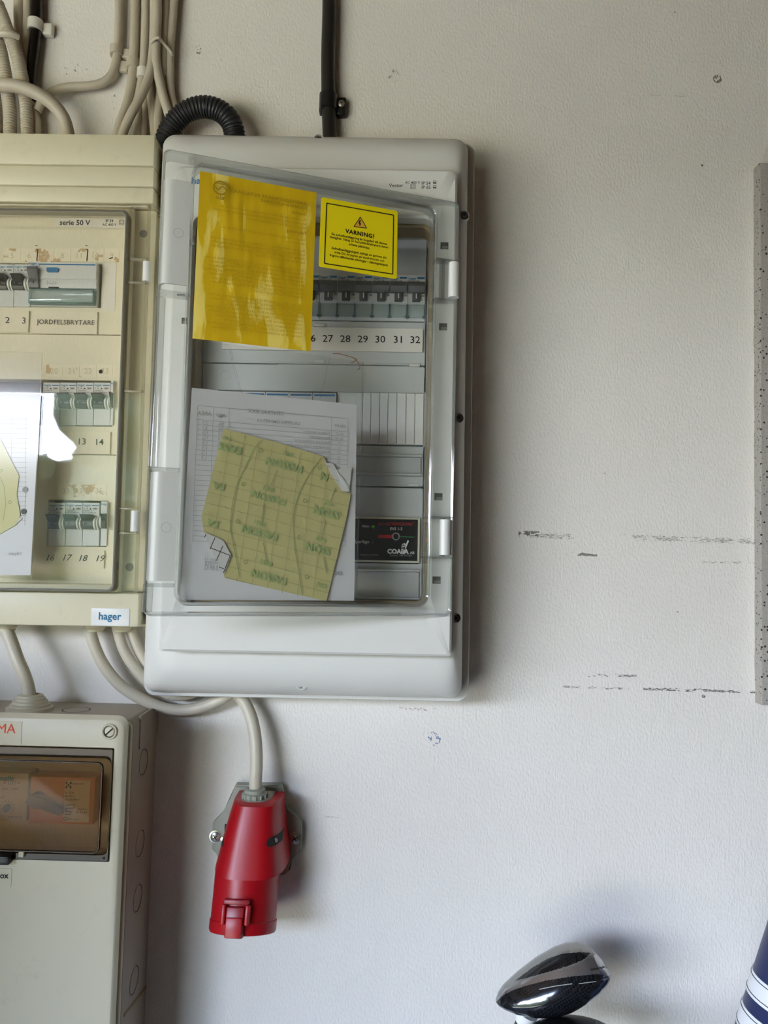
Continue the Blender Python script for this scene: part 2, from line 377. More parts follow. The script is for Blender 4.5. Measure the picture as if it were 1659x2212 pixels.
def spline(P, step=.004):
    P = [Vector(p) for p in P]; Q = [P[0]*2-P[1]]+P+[P[-1]*2-P[-2]]; out = []
    for k in range(1, len(Q)-2):
        a, b, c, d = Q[k-1:k+3]; n = max(2, int((c-b).length/step))
        for i in range(n):
            t = i/n
            out.append(.5*((2*b)+(c-a)*t+(2*a-5*b+4*c-d)*t*t+(3*b-a-3*c+d)*t**3))
    out.append(P[-1]); return out
def tube(bm, P, r, n=14, step=.006, rib=None):
    """round tube along a smooth path; rib=(pitch, depth) makes it corrugated"""
    pts = spline(P, step if not rib else rib[0]/6.0)
    tg = [(pts[min(i+1, len(pts)-1)]-pts[max(i-1, 0)]).normalized() for i in range(len(pts))]
    a = tg[0].orthogonal().normalized(); rings = []; s = 0
    for i, p in enumerate(pts):
        a = (a-tg[i]*a.dot(tg[i])).normalized(); b = tg[i].cross(a)
        if i: s += (p-pts[i-1]).length
        q = r
        if rib:
            ph = (s/rib[0]) % 1.0; q = r - rib[1]*(1 if ph < .25 else (0 if .42 < ph < .85 else .5))
        rings.append([p+a*(q*cos(2*pi*j/n))+b*(q*sin(2*pi*j/n)) for j in range(n)])
    return loft(bm, rings)
def wpath(P):                                    # [(px,py,d)] -> wall points
    return [WF.at(a, b, d) for a, b, d in P]

_tc = {}
def text_bm(body, bold=0.0, spacing=1.0, res=2):
    key = (body, bold, spacing)
    if key not in _tc:
        cu = bpy.data.curves.new('t', 'FONT'); cu.body = body; cu.size = 1; cu.resolution_u = res; cu.offset = bold; cu.space_character = spacing; cu.fill_mode = 'FRONT'
        o = bpy.data.objects.new('t', cu); C.objects.link(o)
        me = bpy.data.meshes.new_from_object(o); bpy.data.objects.remove(o); bpy.data.curves.remove(cu); _tc[key] = me
    bm = bmesh.new(); bm.from_mesh(_tc[key]); return bm
def text_into(bm, body, a, b, y, bold=0.0, spacing=1.0, mirror=False, hscale=1.0, height=None):
    """write body between local points a and b (x,z of baseline ends) at y"""
    t = text_bm(body, bold, spacing)
    if not t.verts: t.free(); return bm
    x0 = min(v.co.x for v in t.verts); x1 = max(v.co.x for v in t.verts)
    d = Vector((b[0]-a[0], b[1]-a[1])); Lw = d.length; d.normalize(); nrm = Vector((-d.y, d.x)); k = Lw/(x1-x0)
    ky = k*hscale if height is None else height/.7
    for v in t.verts:
        s = (v.co.x-x0)*k
        if mirror: s = Lw-s
        q = Vector((a[0], a[1]))+d*s+nrm*(v.co.y*ky); v.co = Vector((q.x, y, q.y))
    me = bpy.data.meshes.new('tmp'); t.to_mesh(me); t.free(); bm.from_mesh(me); bpy.data.meshes.remove(me); return bm
def tpx(bm, fr, body, pl, pr, d, **k):           # baseline ends given as pixels on plane d
    A, Bq = fr.at(*pl, d), fr.at(*pr, d); return text_into(bm, body, (A.x, A.z), (Bq.x, Bq.z), -d-.0002, **k)
def tnum(bm, fr, body, c, hpx, d, bold=0.0, hs=1.0):   # upright text of a given height centred on a pixel
    A, Bq, Z = fr.at(c[0]-10, c[1], d), fr.at(c[0]+10, c[1], d), fr.at(c[0], c[1]-hpx, d); M0 = fr.at(*c, d)
    t = text_bm(body, bold); x0 = min(v.co.x for v in t.verts); x1 = max(v.co.x for v in t.verts); t.free()
    h = Z.z-M0.z; w = (x1-x0)*h/.68*hs; dd = Vector((Bq.x-A.x, Bq.z-A.z)).normalized()*(w/2)
    return text_into(bm, body, (M0.x-dd.x, M0.z-dd.y), (M0.x+dd.x, M0.z+dd.y), -d-.0002, bold=bold, height=h*.7/.68)
def line(bm, a, b, w, y):
    """flat printed line between local points (x,z)"""
    a, b = Vector(a), Vector(b); d = (b-a).normalized(); q = Vector((-d.y, d.x))*(w/2)
    bm.faces.new([bm.verts.new((p.x, y, p.y)) for p in (a-q, b-q, b+q, a+q)]); return bm
def polyline(bm, pts, w, y):
    for a, b in zip(pts, pts[1:]): line(bm, a, b, w, y)
    return bm
def disc(bm, c, r, y, n=20, r_in=0.0):
    if r_in == 0: bm.faces.new([bm.verts.new((c[0]+r*cos(2*pi*i/n), y, c[1]+r*sin(2*pi*i/n))) for i in range(n)])
    else:
        A = [bm.verts.new((c[0]+r*cos(2*pi*i/n), y, c[1]+r*sin(2*pi*i/n))) for i in range(n)]
        Bq = [bm.verts.new((c[0]+r_in*cos(2*pi*i/n), y, c[1]+r_in*sin(2*pi*i/n))) for i in range(n)]
        for i in range(n): bm.faces.new((A[i], A[(i+1) % n], Bq[(i+1) % n], Bq[i]))
    return bm
def cross_screw(parent, fr, px, py, d, r, mat, name='screw', rot=.4, slot=False):
    c = fr.at(px, py, d); bm = bmesh.new()
    lathe(bm, [(r, 0), (r, .0008), (r*.82, .0018), (r*.3, .0022)], (c.x, -d+.001, c.z), (0, -1, 0), 18)
    s = obj(name, bm, mat, parent); q = bmesh.new()
    for k in range(1 if slot else 2):
        a = rot+k*pi/2; e = Vector((cos(a), sin(a)))*(r*(.9 if slot else .55)); line(q, Vector((c.x, c.z))-e, Vector((c.x, c.z))+e, r*.28, -d-.0014)
    obj('screw_slot', q, M['dark'], s, 0)
    return s

# ================================================================== SETTING
def structure(name, bm, mat, parent=None, smooth=0):
    bmesh.ops.recalc_face_normals(bm, faces=bm.faces)
    me = bpy.data.meshes.new(name); bm.to_mesh(me); bm.free(); me.materials.append(mat)
    o = bpy.data.objects.new(name, me); C.objects.link(o)
    if parent: o.parent = parent
    else: o['kind'] = 'structure'
    return o
GX0, GX1, GZ1 = -5.9, 2.4, 2.55
structure('wall_back', B(GX0, GX1, 0, .15, 0, GZ1), M['wall'])
structure('floor', B(GX0-.15, GX1+.15, OPY-.15, .15, -.1, 0), M['floor'])
structure('ceiling', B(GX0-.15, GX1+.15, OPY-.15, .15, GZ1, GZ1+.1), M['ceil'])
structure('wall_left', B(GX0-.15, GX0, OPY, 0, 0, GZ1), M['board'])
structure('wall_right', B(GX1, GX1+.15, OPY, 0, 0, GZ1), M['board'])
bmf = bmesh.new(); box(bmf, GX0, OPX0, OPY-.15, OPY, 0, GZ1); box(bmf, OPX1, GX1, OPY-.15, OPY, 0, GZ1); box(bmf, OPX0, OPX1, OPY-.15, OPY, OPZ1, GZ1)
structure('wall_front', bmf, M['board'])
structure('yard_ground', B(-40, 30, -60, OPY-.15, -.14, -.04), M['gravel'])

tc_ = thing('light_blocking_cabinet', 'tall grey cabinet added unseen to block light, beyond the left photo edge', 'cabinet', T3(-.96, -.42, 0))  # unseen cabinet, added to keep light off the lower left corner
obj('carcass', B(-.35, .35, -.20, .20, .06, 1.42, .004), M['boxbase'], tc_)
obj('plinth', B(-.33, .33, -.18, .18, 0, .06), M['dark'], tc_, 0)
for q in (-.174, .176):
    dd_ = obj('door', B(q-.172, q+.171, -.218, -.2005, .075, 1.405, .002), M['boxgrey'], tc_)
    obj('handle', B(q+(.13 if q < 0 else -.14), q+(.14 if q < 0 else -.13), -.245, -.2185, .72, .86, .003), M['steel'], dd_)

# ================================================================== GREY PANEL (right)
GF = Frame(T3(-.085, 0, 1.655) @ Matrix.Rotation(-radians(.45), 4, 'Y'))
GP = thing('distribution_panel', 'large light grey wall panel with clear door ajar and yellow sheet on it', 'fuse box', GF.M)
x0, x1, z0, z1 = GF.rect(333, 297, 1014, 1500, .02); z1 = GF.at(695, 299, .050).z; x0 = GF.at(333, 900, .042).x
base_r = (x0, x1, z0, z1)
obj('back_box', plate(x0, x1, z0, z1, 0, -.046, .012, .002), M['grey'], GP)
# cover: rounded shell with a rectangular hole behind the raised door plate
cx0, cx1, cz0, cz1 = x0+.003, x1-.008, z0+.005, z1-.003
px0, px1, pz0, pz1 = GF.rect(360, 361, 982, 1413, .105)
ox0, ox1, oz0, oz1 = GF.rect(402, 466, 932, 1305, .105)
n = 6
prof = [(0, -.046), (0, -.052), (.002, -.060), (.006, -.069), (.013, -.077), (.022, -.0825), (.031, -.085)]
rings = [xz(rr(cx0+i*.75, cx1-i*.45, cz0+i, cz1-i, .012+.2*i, n), y) for i, y in prof]
bm = bmesh.new(); V = [[bm.verts.new(p) for p in r] for r in rings]
hole = [bm.verts.new(p) for p in xz(rr(ox0-.004, ox1+.004, oz0-.004, oz1+.004, .012, n), -.085)]; V.append(hole)
for a, b in zip(V, V[1:]):
    for i in range(len(a)): bm.faces.new((a[i], a[(i+1) % len(a)], b[(i+1) % len(a)], b[i]))
obj('cover', bm, M['grey'], GP, 50)
bm = bmesh.new()
ring(bm, rr(px0, px1, pz0, pz1, (.003, .003, .008, .008), n), rr(ox0, ox1, oz0, oz1, .010, n), -.084, -.105, .0022)
dp = obj('door_plate', bm, M['grey'], GP, 40)
bm = bmesh.new(); ring(bm, rr(ox0, ox1, oz0, oz1, .010, n), rr(ox0+.0035, ox1-.0035, oz0+.0035, oz1-.0035, .008, n), -.066, -.090, .0004)
obj('gasket', bm, M['gasket'], GP)
# inner recess: side walls and floor
bm = bmesh.new(); ring(bm, rr(ox0-.002, ox1+.002, oz0-.002, oz1+.002, .01, n), rr(ox0+.004, ox1-.004, oz0+.004, oz1-.004, .008, n), -.03, -.066, .0005)
obj('inner_wall', bm, M['grey_in'], GP)
# three row covers with slots
ID = .066
rows = [(484, 787, (597, 693, 470, 917)), (788, 1049, (848, 960, 470, 915)), (1050, 1300, (1120, 1213, 455, 904))]
for k, (t, b, s) in enumerate(rows):
    rx0, rx1, rz0, rz1 = GF.rect(430, 930 if k == 0 else (925 if k == 1 else 918), t, b, ID) if False else (ox0+.005, ox1-.005, GF.at(700, b, ID).z+.0004, GF.at(700, t, ID).z-.0004)
    sx0, sx1, sz0, sz1 = GF.rect(s[2], s[0], s[3], s[1], ID-.002)
    bm = bmesh.new(); ring(bm, rr(rx0, rx1, rz0, rz1, .002, 3), rr(sx0-.0006, sx1+.0006, sz0-.0006, sz1+.0006, .0004, 3), -.048, -ID, .0007)
    rc = obj('row_cover', bm, M['grey_in'], GP)
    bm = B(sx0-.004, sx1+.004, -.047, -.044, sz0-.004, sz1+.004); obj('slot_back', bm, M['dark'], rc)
# fine ribs and catch tabs on the row covers
for (a, b, c) in [(600, 905, 787), (500, 905, 779), (780, 905, 1047)]:
    A, Bq = GF.at(a, c, ID), GF.at(b, c+3, ID); obj('rib', B(A.x, Bq.x, -ID-.0008, -ID+.001, A.z-.0007, A.z+.0001, .0002), M['grey_in'], GP)
for (a, c) in [(690, 781), (896, 789), (893, 1048), (690, 703)]:
    A = GF.at(a, c, ID); obj('catch_tab', B(A.x-.0055, A.x+.0055, -ID-.002, -ID+.001, A.z-.0014, A.z+.0014, .0006), M['grey'], GP)
# empty label holders of the second and third rows (moulded trough with lips)
for (t, b, r) in [(985, 1021, 909), (1232, 1287, 905)]:
    hx0, hx1, hz0, hz1 = GF.rect(500, t, r, b, ID)
    h = obj('label_holder', B(hx0, hx1, -ID-.0022, -ID+.001, hz0, hz1, .0008), M['grey_in'], GP)
    obj('holder_lip', B(hx0, hx1+.001, -ID-.0055, -ID+.001, hz1, hz1+.0022, .0008), M['grey_in'], h)
    obj('holder_lip', B(hx0, hx1+.001, -ID-.0065, -ID+.001, hz0-.0022, hz0, .0008), M['grey_in'], h)
# square latch slots in the door plate
for (a, c, w, h) in [(960, 531, 9, 8), (957, 706, 9, 8), (947, 1073, 9, 8), (943, 1253, 9, 8), (391, 637, 9, 2.5), (415, 523, 6, 7), (398, 693, 6, 7)]:
    A = GF.at(a, c, .105); s = .00043
    obj('latch_slot', B(A.x-w*s, A.x+w*s, -.1052, -.104, A.z-h*s, A.z+h*s), M['slotd'], GP, 0)
    obj('slot_floor', B(A.x-w*s*.55, A.x+w*s*.9, -.1054, -.104, A.z-h*s*.9, A.z-h*s*.1), M['slot'], GP, 0)
# hinge barrels on the door plate
for (t, b, xm) in [(566, 641, 981), (1122, 1199, 962)]:
    A, Bq = GF.at(xm, t, .111), GF.at(xm, b, .111)
    obj('hinge_barrel', cyl(bmesh.new(), (A.x, -.108, A.z), (A.x, -.108, Bq.z), .0052, n=20), M['white'], GP)
# cover screws in their pockets
for (a, c, d, r, up) in [(1003, 465, .0835, .0036, 1), (991, 903, .0835, .0036, 0), (985, 1335, .0835, .0036, 0), (688, 301, .073, .0040, 0), (651, 1477, .076, .0042, 0)]:
    A = GF.at(a, c, d); bm = bmesh.new()
    lathe(bm, [(r*1.42, 0), (r*1.42, .006), (r*1.25, .0062), (r*1.25, .002), (.0001, .002)], (A.x, -d+.006, A.z), (0, -1, 0), 20)
    pk = obj('screw_pocket', bm, M['grey'], GP)
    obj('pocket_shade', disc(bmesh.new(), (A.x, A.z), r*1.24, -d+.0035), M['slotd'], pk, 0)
    cross_screw(GP, GF, a, c, d-.001, r*.95, M['dsteel'])
# print on the door plate
bm = bmesh.new(); tpx(bm, GF, 'Vector', (840, 404), (871, 404), .105, bold=.012)
tpx(bm, GF, 'AC 400 V', (875, 397), (907, 397), .105, bold=.012); tpx(bm, GF, 'IP 54', (911, 399), (930, 399), .105, bold=.012); tpx(bm, GF, 'IP 65', (911, 408), (930, 408), .105, bold=.012)
A = GF.at(892, 403, .105)
for q in (.0023, .0012):
    polyline(bm, [(A.x-q, A.z-q), (A.x+q, A.z-q), (A.x+q, A.z+q), (A.x-q, A.z+q), (A.x-q, A.z-q)], .0004, -.1052)
for c in (394, 404):
    A = GF.at(939, c, .105); q = .0014
    polyline(bm, [(A.x-q, A.z-q), (A.x+q, A.z-q), (A.x+q, A.z+q), (A.x-q, A.z+q), (A.x-q, A.z-q)], .0004, -.1052); line(bm, (A.x-q, A.z-.0005), (A.x+q, A.z-.0005), .0011, -.1052)
obj('printed_marking', bm, M['ink_g'], GP, 0)
bm = tpx(bmesh.new(), GF, 'hager', (414, 397), (462, 398), .105, bold=.02); obj('printed_logo', bm, M['blue'], GP, 0)

# ---- breakers of the grey panel
def modern_breaker(label, fr, l, t, r, b, d):
    x0, x1, z0, z1 = fr.rect(l, t, r, b, d); w, h = x1-x0, z1-z0; g = .00025
    root = thing('circuit_breaker', label, 'circuit breaker', fr.M @ T3(x0, -d, z0), 'grey breakers in the first row of the grey panel')
    bm = prism(bmesh.new(), [(.018, 0), (0, 0), (0, h*.37), (-.0022, h*.385), (-.0042, h*.43), (-.0045, h*.60), (-.0052, h*.79), (-.0046, h), (.018, h)], g, w-g)
    obj('body', bm, M['bgrey'], root)
    bm = prism(bmesh.new(), [(-.003, h*.58), (-.0100, h*.58), (-.0118, h*.70), (-.0108, h*.715), (-.0082, h*.82), (-.004, h*.82)], g*1.6, w-g*2.4)
    tg = obj('toggle', bm, M['handle_grey'], root)
    bm = B(w*.27, w*.72, -.0078, -.003, h*.40, h*.60, .0006); ns = obj('toggle_nose', bm, M['nose'], root)
    obj('on_mark', B(w*.47, w*.53, -.0081, -.0075, h*.45, h*.56), M['white_ink'], ns, 0)
    obj('side_block', B(w*.80, w*.97, -.0049, -.004, h*.52, h*.565), M['slot'], root, 0)
    bm = bmesh.new(); box(bm, w*.03, w*.95, -.0028, -.0001, h*.07, h*.35, .0005); lw = obj('label_window', bm, M['teal'], root)
    bm = bmesh.new()
    for q in (w*.035, w*.93): box(bm, q, q+w*.025, -.0034, -.0002, h*.05, h*.36)
    for q in (w*.01, w*.86): box(bm, q, q+w*.12, -.0036, -.0002, h*.065, h*.10)
    obj('window_rim', bm, M['teal_edge'], lw)
    bm = text_into(bmesh.new(), 'hager', (w*.06, h*.885), (w*.50, h*.885), -.0056, bold=.02)
    obj('printed_logo', bm, M['blue'], root, 0)
    obj('printed_bar', line(bmesh.new(), (w*.55, h*.922), (w*.95, h*.922), h*.044, -.0056), M['blue'], root, 0)
    return root
xs = [652.5, 691, 729, 766.5, 804, 841.5, 879.5, 917]
names = ['26', '27', '28', '29', '30', '31', '32']; proto = None
for i in range(7):
    l, r = xs[i], xs[i+1]; t = 593.5+i*.65; b = 690.5+i*.65
    lab = ['grey toggle breaker half hidden behind the yellow sheet', 'grey toggle breaker next to the yellow sheet edge', 'grey toggle breaker below left half of warning sticker', 'grey toggle breaker below middle of warning sticker', 'grey toggle breaker below right half of warning sticker', 'grey toggle breaker whose logo the warning sticker corner covers', 'rightmost grey toggle breaker beside the panel hinge'][i]
    if proto is None: proto = modern_breaker(lab, GF, l, t, r, b, .0655)
    else:
        X0, X1, Z0, Z1 = GF.rect(l, t, r, b, .0655); rt = dup(proto, GF.M @ T3(X0, -.0655, Z0), lab)
    rt = proto if i == 0 else rt
    X0, X1, Z0, Z1 = GF.rect(l, t, r, b, .0655); w, h = X1-X0, Z1-Z0
    obj('type_lettering', text_into(bmesh.new(), 'MCN 110' if i > 4 else 'MCN 116', (w*.06, h*.832), (w*.66, h*.832), -.0060, bold=0), M['slot'], rt, 0)

# second row: the blue-topped module edge seen above the paper, and the blanking strip
X0, X1, Z0, Z1 = GF.rect(472, 848.5, 726, 959, .066)
md = thing('modular_device', 'row of grey modules with blue top stripe just above the white document', 'circuit breaker', GF.M @ T3(X0, -.066, Z0))
w, h = X1-X0, Z1-Z0
bm = bmesh.new(); box(bm, 0, w, -.004, .018, 0, h, .0006); obj('body', bm, M['bgrey'], md)
bm = bmesh.new()
for k in range(5): line(bm, (w*(k+.06)/5, h-.0026), (w*(k+.95)/5, h-.0026), .0018, -.0042)
obj('printed_bar', bm, M['blue'], md, 0)
bm = bmesh.new()
for k in range(1, 5): line(bm, (w*k/5, 0), (w*k/5, h), .0005, -.0042)
obj('joint', bm, M['bgap'], md, 0)
X0, X1, Z0, Z1 = GF.rect(728, 849, 915, 960, .066)
bl = thing('blanking_strip', 'white ribbed blanking strip right of the white document on the door', 'blanking plate', GF.M @ T3(X0, -.066, Z0))
w, h = X1-X0, Z1-Z0; obj('strip_base', B(0, w, -.0003, .012, 0, h), M['white'], bl, 0)
e = [728, 765, 783, 801, 820, 838, 857, 877, 896, 915]
for a, b in zip(e[1:], e[2:]):
    A, Bq = GF.at(a, 905, .066).x-X0, GF.at(b, 905, .066).x-X0
    obj('segment', B(A+.0003, Bq-.0003, -.0016, 0, .0002, h-.0002, .0003, 1), M['white'], bl)

# third row: black load monitor
X0, X1, Z0, Z1 = GF.rect(640, 1116, 907, 1214, .070)
ev = thing('load_monitor', 'black load monitor with green lamp and white lettering in lower right of grey panel', 'control unit', GF.M @ T3(X0, -.070, Z0))
w, h = X1-X0, Z1-Z0
obj('body', B(0, w, 0, .022, 0, h, .0008), M['frame_b'], ev)
obj('face_plate', B(.002, w-.0024, -.0009, .002, .0020, h-.0020, .0004), M['black'], ev)
EF = Frame(GF.M @ T3(X0, -.070, Z0))
def ep(px, py): A = EF.at(px, py, .001); return (A.x, A.z)
def et(bm, body, x_0, x_1, y, **k): return text_into(bm, body, ep(x_0, y), ep(x_1, y+(x_1-x_0)*.012), -.00115, **k)
bm = et(bmesh.new(), 'BELASTNINGSVAKT', 817.5, 896, 1134.5, bold=.01); obj('red_lettering', bm, M['dred_ink'], ev, 0)
bm = et(bmesh.new(), 'EVS 1-3', 843, 869, 1145, bold=.01); et(bm, 'Aktiv', 782, 798.5, 1139, bold=.01); et(bm, 'Sparläge', 765, 797.5, 1173, bold=.01); et(bm, 'AB', 885.5, 895, 1196.5, bold=.01)
et(bm, 'COALA', 836.5, 883, 1195.5, bold=.045, hscale=1.0)
c = ep(855.3, 1158.8)
for k in range(22):
    a = 2*pi*k/22; line(bm, (c[0]+.0027*cos(a), c[1]+.0027*sin(a)), (c[0]+.0040*cos(a), c[1]+.0040*sin(a)), .00035, -.00115)
# small climbing-animal emblem on the slanted trunk of the letter L
polyline(bm, [ep(871, 1194), ep(882, 1167.5)], .0016, -.00115)
for (a, b, r) in [(871, 1177, .0013), (873.5, 1176, .0012), (871.5, 1181, .0020), (872, 1185, .0016)]: disc(bm, ep(a, b), r, -.00115, 12)
obj('white_lettering', bm, M['white_ink'], ev, 0)
bm = et(bmesh.new(), 'MADE IN SWEDEN', 778.5, 817, 1200); et(bm, 'Alemas  544 94 HJO', 842, 890, 1201.5); obj('small_lettering', bm, M['lgt_ink'], ev, 0)
obj('red_bar', line(bmesh.new(), ep(817, 1158.5), ep(848, 1159), .0032, -.00112), M['red_ink'], ev, 0)
obj('green_bar', line(bmesh.new(), ep(864, 1159), ep(894, 1160.5), .0012, -.00112), M['grn_ink'], ev, 0)
A = ep(806, 1138); obj('lamp', lathe(bmesh.new(), [(.0017, 0), (.0016, .0009), (.001, .0015), (.0001, .0017)], (A[0], -.0008, A[1]), (0, -1, 0), 16), M['led'], ev)['label'] = 'lit green lamp'
A = ep(805, 1171); obj('lamp', lathe(bmesh.new(), [(.0017, 0), (.0016, .0006), (.001, .001), (.0001, .0011)], (A[0], -.0008, A[1]), (0, -1, 0), 16), M['led_off'], ev)['label'] = 'unlit dark lamp'

# numbered strip under the first row
X0, X1, Z0, Z1 = GF.rect(480, 707, 913, 757.5, .0685)
ns = thing('label_strip', 'white card strip printed 27 to 32 under grey breakers', 'label', GF.M @ T3(X0, -.0685, Z0))
obj('card', B(0, X1-X0, -.0004, .002, 0, Z1-Z0), M['strip'], ns, 0)
NF = Frame(GF.M @ T3(X0, -.0685, Z0))
for i, s in enumerate(names):
    cx = 670.5+37.75*i; y = 738.5+.55*(i-1)
    obj('number', tnum(bmesh.new(), NF, s, (cx, y), 14.5, .0006, .004, 1.08), M['ink'], ns, 0)

# ---- the clear door, hinged on the right and ajar
DA = 18.7
DF = Frame(T3(.0615, -.107, 1.4465) @ Matrix.Rotation(radians(DA), 4, 'Z'))
DR = thing('panel_door', 'clear plastic panel door hanging ajar with two light grey grips', 'door', DF.M)
DW, DH = .2785, .4018
def dp_(px, py, d=0.0): A = DF.at(px, py, d); return (A.x, A.z)
bx0 = dp_(398, 850)[0]; bx1 = dp_(930, 850)[0]; bz0 = dp_(650, 1305)[1]; bz1 = dp_(660, 400)[1]
bm = bmesh.new(); n = 6
O = rr(-DW, 0, 0, DH, (.006, .006, .006, .007), n); I = rr(bx0, bx1, bz0, bz1, .010, n)
ring(bm, O, I, .0022, 0, .0004); obj('flange', bm, M['clear'], DR)
bm = bmesh.new(); O2 = rr(-DW-.0006, .0006, -.0006, DH+.0006, .007, n); I2 = rr(-DW+.0022, -.0022, .0022, DH-.0022, .005, n)
ring(bm, O2, I2, .017, -.0008, .0018); obj('rim', bm, M['clear_edge'], DR)
bm = bmesh.new(); ring(bm, rr(bx0-.0016, bx1+.0016, bz0-.0016, bz1+.0016, .0115, n), rr(bx0+.0012, bx1-.0012, bz0+.0012, bz1-.0012, .009, n), .010, -.006, .0012)
obj('ridge', bm, M['clear_edge'], DR)
obj('pane', plate(bx0+.0005, bx1-.0005, bz0+.0005, bz1-.0005, -.0022, -.0046, .009, .0004), M['clear'], DR)
# rounded outer edge between and below the grips, and the hinge steps
for (t, b) in [(640, 1010), (1262, 1325)]:
    zt, zb = dp_(345, t)[1], dp_(320, b)[1]
    obj('edge_roll', cyl(bmesh.new(), (-DW+.003, .004, zb+.001), (-DW+.003, .004, zt), .0042, n=14), M['clear_edge'], DR)
for (y, a, b) in [(628, 342, 408), (1012, 327, 388), (1264, 312, 376)]:
    p, q = dp_(a, y), dp_(b, y+8); obj('step_bar', B(p[0], q[0], -.001, .012, p[1]-.0016, p[1]+.0016, .0006), M['clear_edge'], DR)
for (y, a, b) in [(560, 941, 988), (646, 938, 985), (1117, 922, 978), (1204, 918, 976)]:
    p, q = dp_(a, y), dp_(b, y); obj('step_bar', B(p[0], min(q[0], -.001), -.003, .012, p[1]-.0010, p[1]+.0010, .0005), M['clear_edge'], DR)
for (t, b) in [(562, 645), (1119, 1202)]:
    p, q = dp_(958, t), dp_(956, b); obj('hinge_rib', B(p[0]-.001, p[0]+.0012, -.002, .010, q[1], p[1], .0004), M['clear_edge'], DR)
for (l, t, r, b) in [(348, 391, 407, 616), (322, 1020, 381, 1255)]:
    A0, A1 = dp_(l, (t+b)/2)[0], dp_(r, (t+b)/2)[0]; Z1, Z0 = dp_((l+r)/2, t)[1], dp_((l+r)/2, b)[1]
    A0 = max(A0, -DW-.0035)
    # rounded-edge grip: curls round the free edge
    pr = [(A1, -.0012), (A1, -.0034), (A0+.0095, -.0034), (A0+.006, -.0030), (A0+.003, -.0016), (A0+.001, .001), (A0, .005), (A0, .016), (A0+.002, .016), (A0+.0022, .005), (A0+.005, -.0008)]
    bm = loft(bmesh.new(), [[(p[0], p[1], Z0) for p in pr], [(p[0], p[1], Z1) for p in pr]]); g = obj('grip', bm, M['grip'], DR, 30)
    obj('grip_mark', disc(bmesh.new(), (A1-.0085, Z0+(Z1-Z0)*.49), .0042, -.00355, 24, .0039), M['lgt_ink'], g, 0)

# ---- papers on the door
def door_thing(name, label, cat): return thing(name, label, cat, DF.M)
def quadgrid(cs, nu, nv, y, disp=None):
    """bilinear grid through corners tl,tr,br,bl (local x,z)"""
    bm = bmesh.new(); tl, tr, br, bl = [Vector(c) for c in cs]; V = []
    for j in range(nv+1):
        for i in range(nu+1):
            u, v = i/nu, j/nv; p = (tl*(1-u)+tr*u)*(1-v)+(bl*(1-u)+br*u)*v
            V.append(bm.verts.new((p.x, y+(disp(u, v) if disp else 0), p.y)))
    for j in range(nv):
        for i in range(nu):
            a = j*(nu+1)+i; bm.faces.new((V[a], V[a+nu+1], V[a+nu+2], V[a+1]))
    return bm
from mathutils import noise as mn
ysheet = [dp_(432, 369, .0056), dp_(684, 416, .0056), dp_(671, 759, .0056), dp_(415.5, 731, .0056)]
ys = door_thing('instruction_sheet', 'wrinkled yellow instruction sheet with mirrored print at top of door', 'sheet')
def ydisp(u, v):
    a = mn.noise(Vector((u*7, v*2.2, 3)))*.6 + mn.noise(Vector((u*16, v*5, 9)))*.35
    e = min(u, 1-u, v, 1-v)*6; return -max(0, a)*.0026*min(1, e)
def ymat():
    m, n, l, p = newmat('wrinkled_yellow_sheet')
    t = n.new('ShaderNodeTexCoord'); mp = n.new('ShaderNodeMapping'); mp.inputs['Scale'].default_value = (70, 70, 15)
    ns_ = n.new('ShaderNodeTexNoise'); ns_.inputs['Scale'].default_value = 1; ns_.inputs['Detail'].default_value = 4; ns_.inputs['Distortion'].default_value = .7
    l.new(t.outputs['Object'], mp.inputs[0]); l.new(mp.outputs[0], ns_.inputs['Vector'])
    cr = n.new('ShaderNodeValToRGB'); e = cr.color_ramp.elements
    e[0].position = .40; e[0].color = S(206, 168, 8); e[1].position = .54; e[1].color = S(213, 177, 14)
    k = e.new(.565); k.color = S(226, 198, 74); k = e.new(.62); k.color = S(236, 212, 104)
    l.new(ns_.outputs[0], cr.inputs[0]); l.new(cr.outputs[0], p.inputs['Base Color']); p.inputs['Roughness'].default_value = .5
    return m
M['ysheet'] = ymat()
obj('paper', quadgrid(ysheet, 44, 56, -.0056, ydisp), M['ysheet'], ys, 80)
tl, tr, br, bl = [Vector(c) for c in ysheet]
def yp(u, v): return (tl*(1-u)+tr*u)*(1-v)+(bl*(1-u)+br*u)*v
def ytext(bm, body, u0, u1, v, bold=0.0, y=-.0092):
    a, b = yp(u0, v), yp(u1, v); return text_into(bm, body, (a.x, a.y), (b.x, b.y), y, bold=bold, mirror=True)
heads = bmesh.new(); body = bmesh.new()
ytext(heads, 'JORDFELSBRYTARE ÄR INSTALLERAD', .26, .91, .105, .012); ytext(heads, 'I DENNA ANLÄGGNING', .51, .91, .132, .012)
ytext(heads, 'Underhåll', .78, .91, .170, .01); ytext(heads, 'Felsökning', .74, .91, .290, .01)
ytext(heads, 'eio', .135, .205, .162, .02); c = yp(.17, .092)
disc(heads, (c.x, c.y), .0066, -.0091, 24, .0050); polyline(heads, [(c.x-.005, c.y+.001), (c.x-.002, c.y-.002), (c.x+.002, c.y+.002), (c.x+.005, c.y-.001)], .0012, -.0091); line(heads, (c.x-.004, c.y+.004), (c.x+.004, c.y+.0036), .001, -.0091)
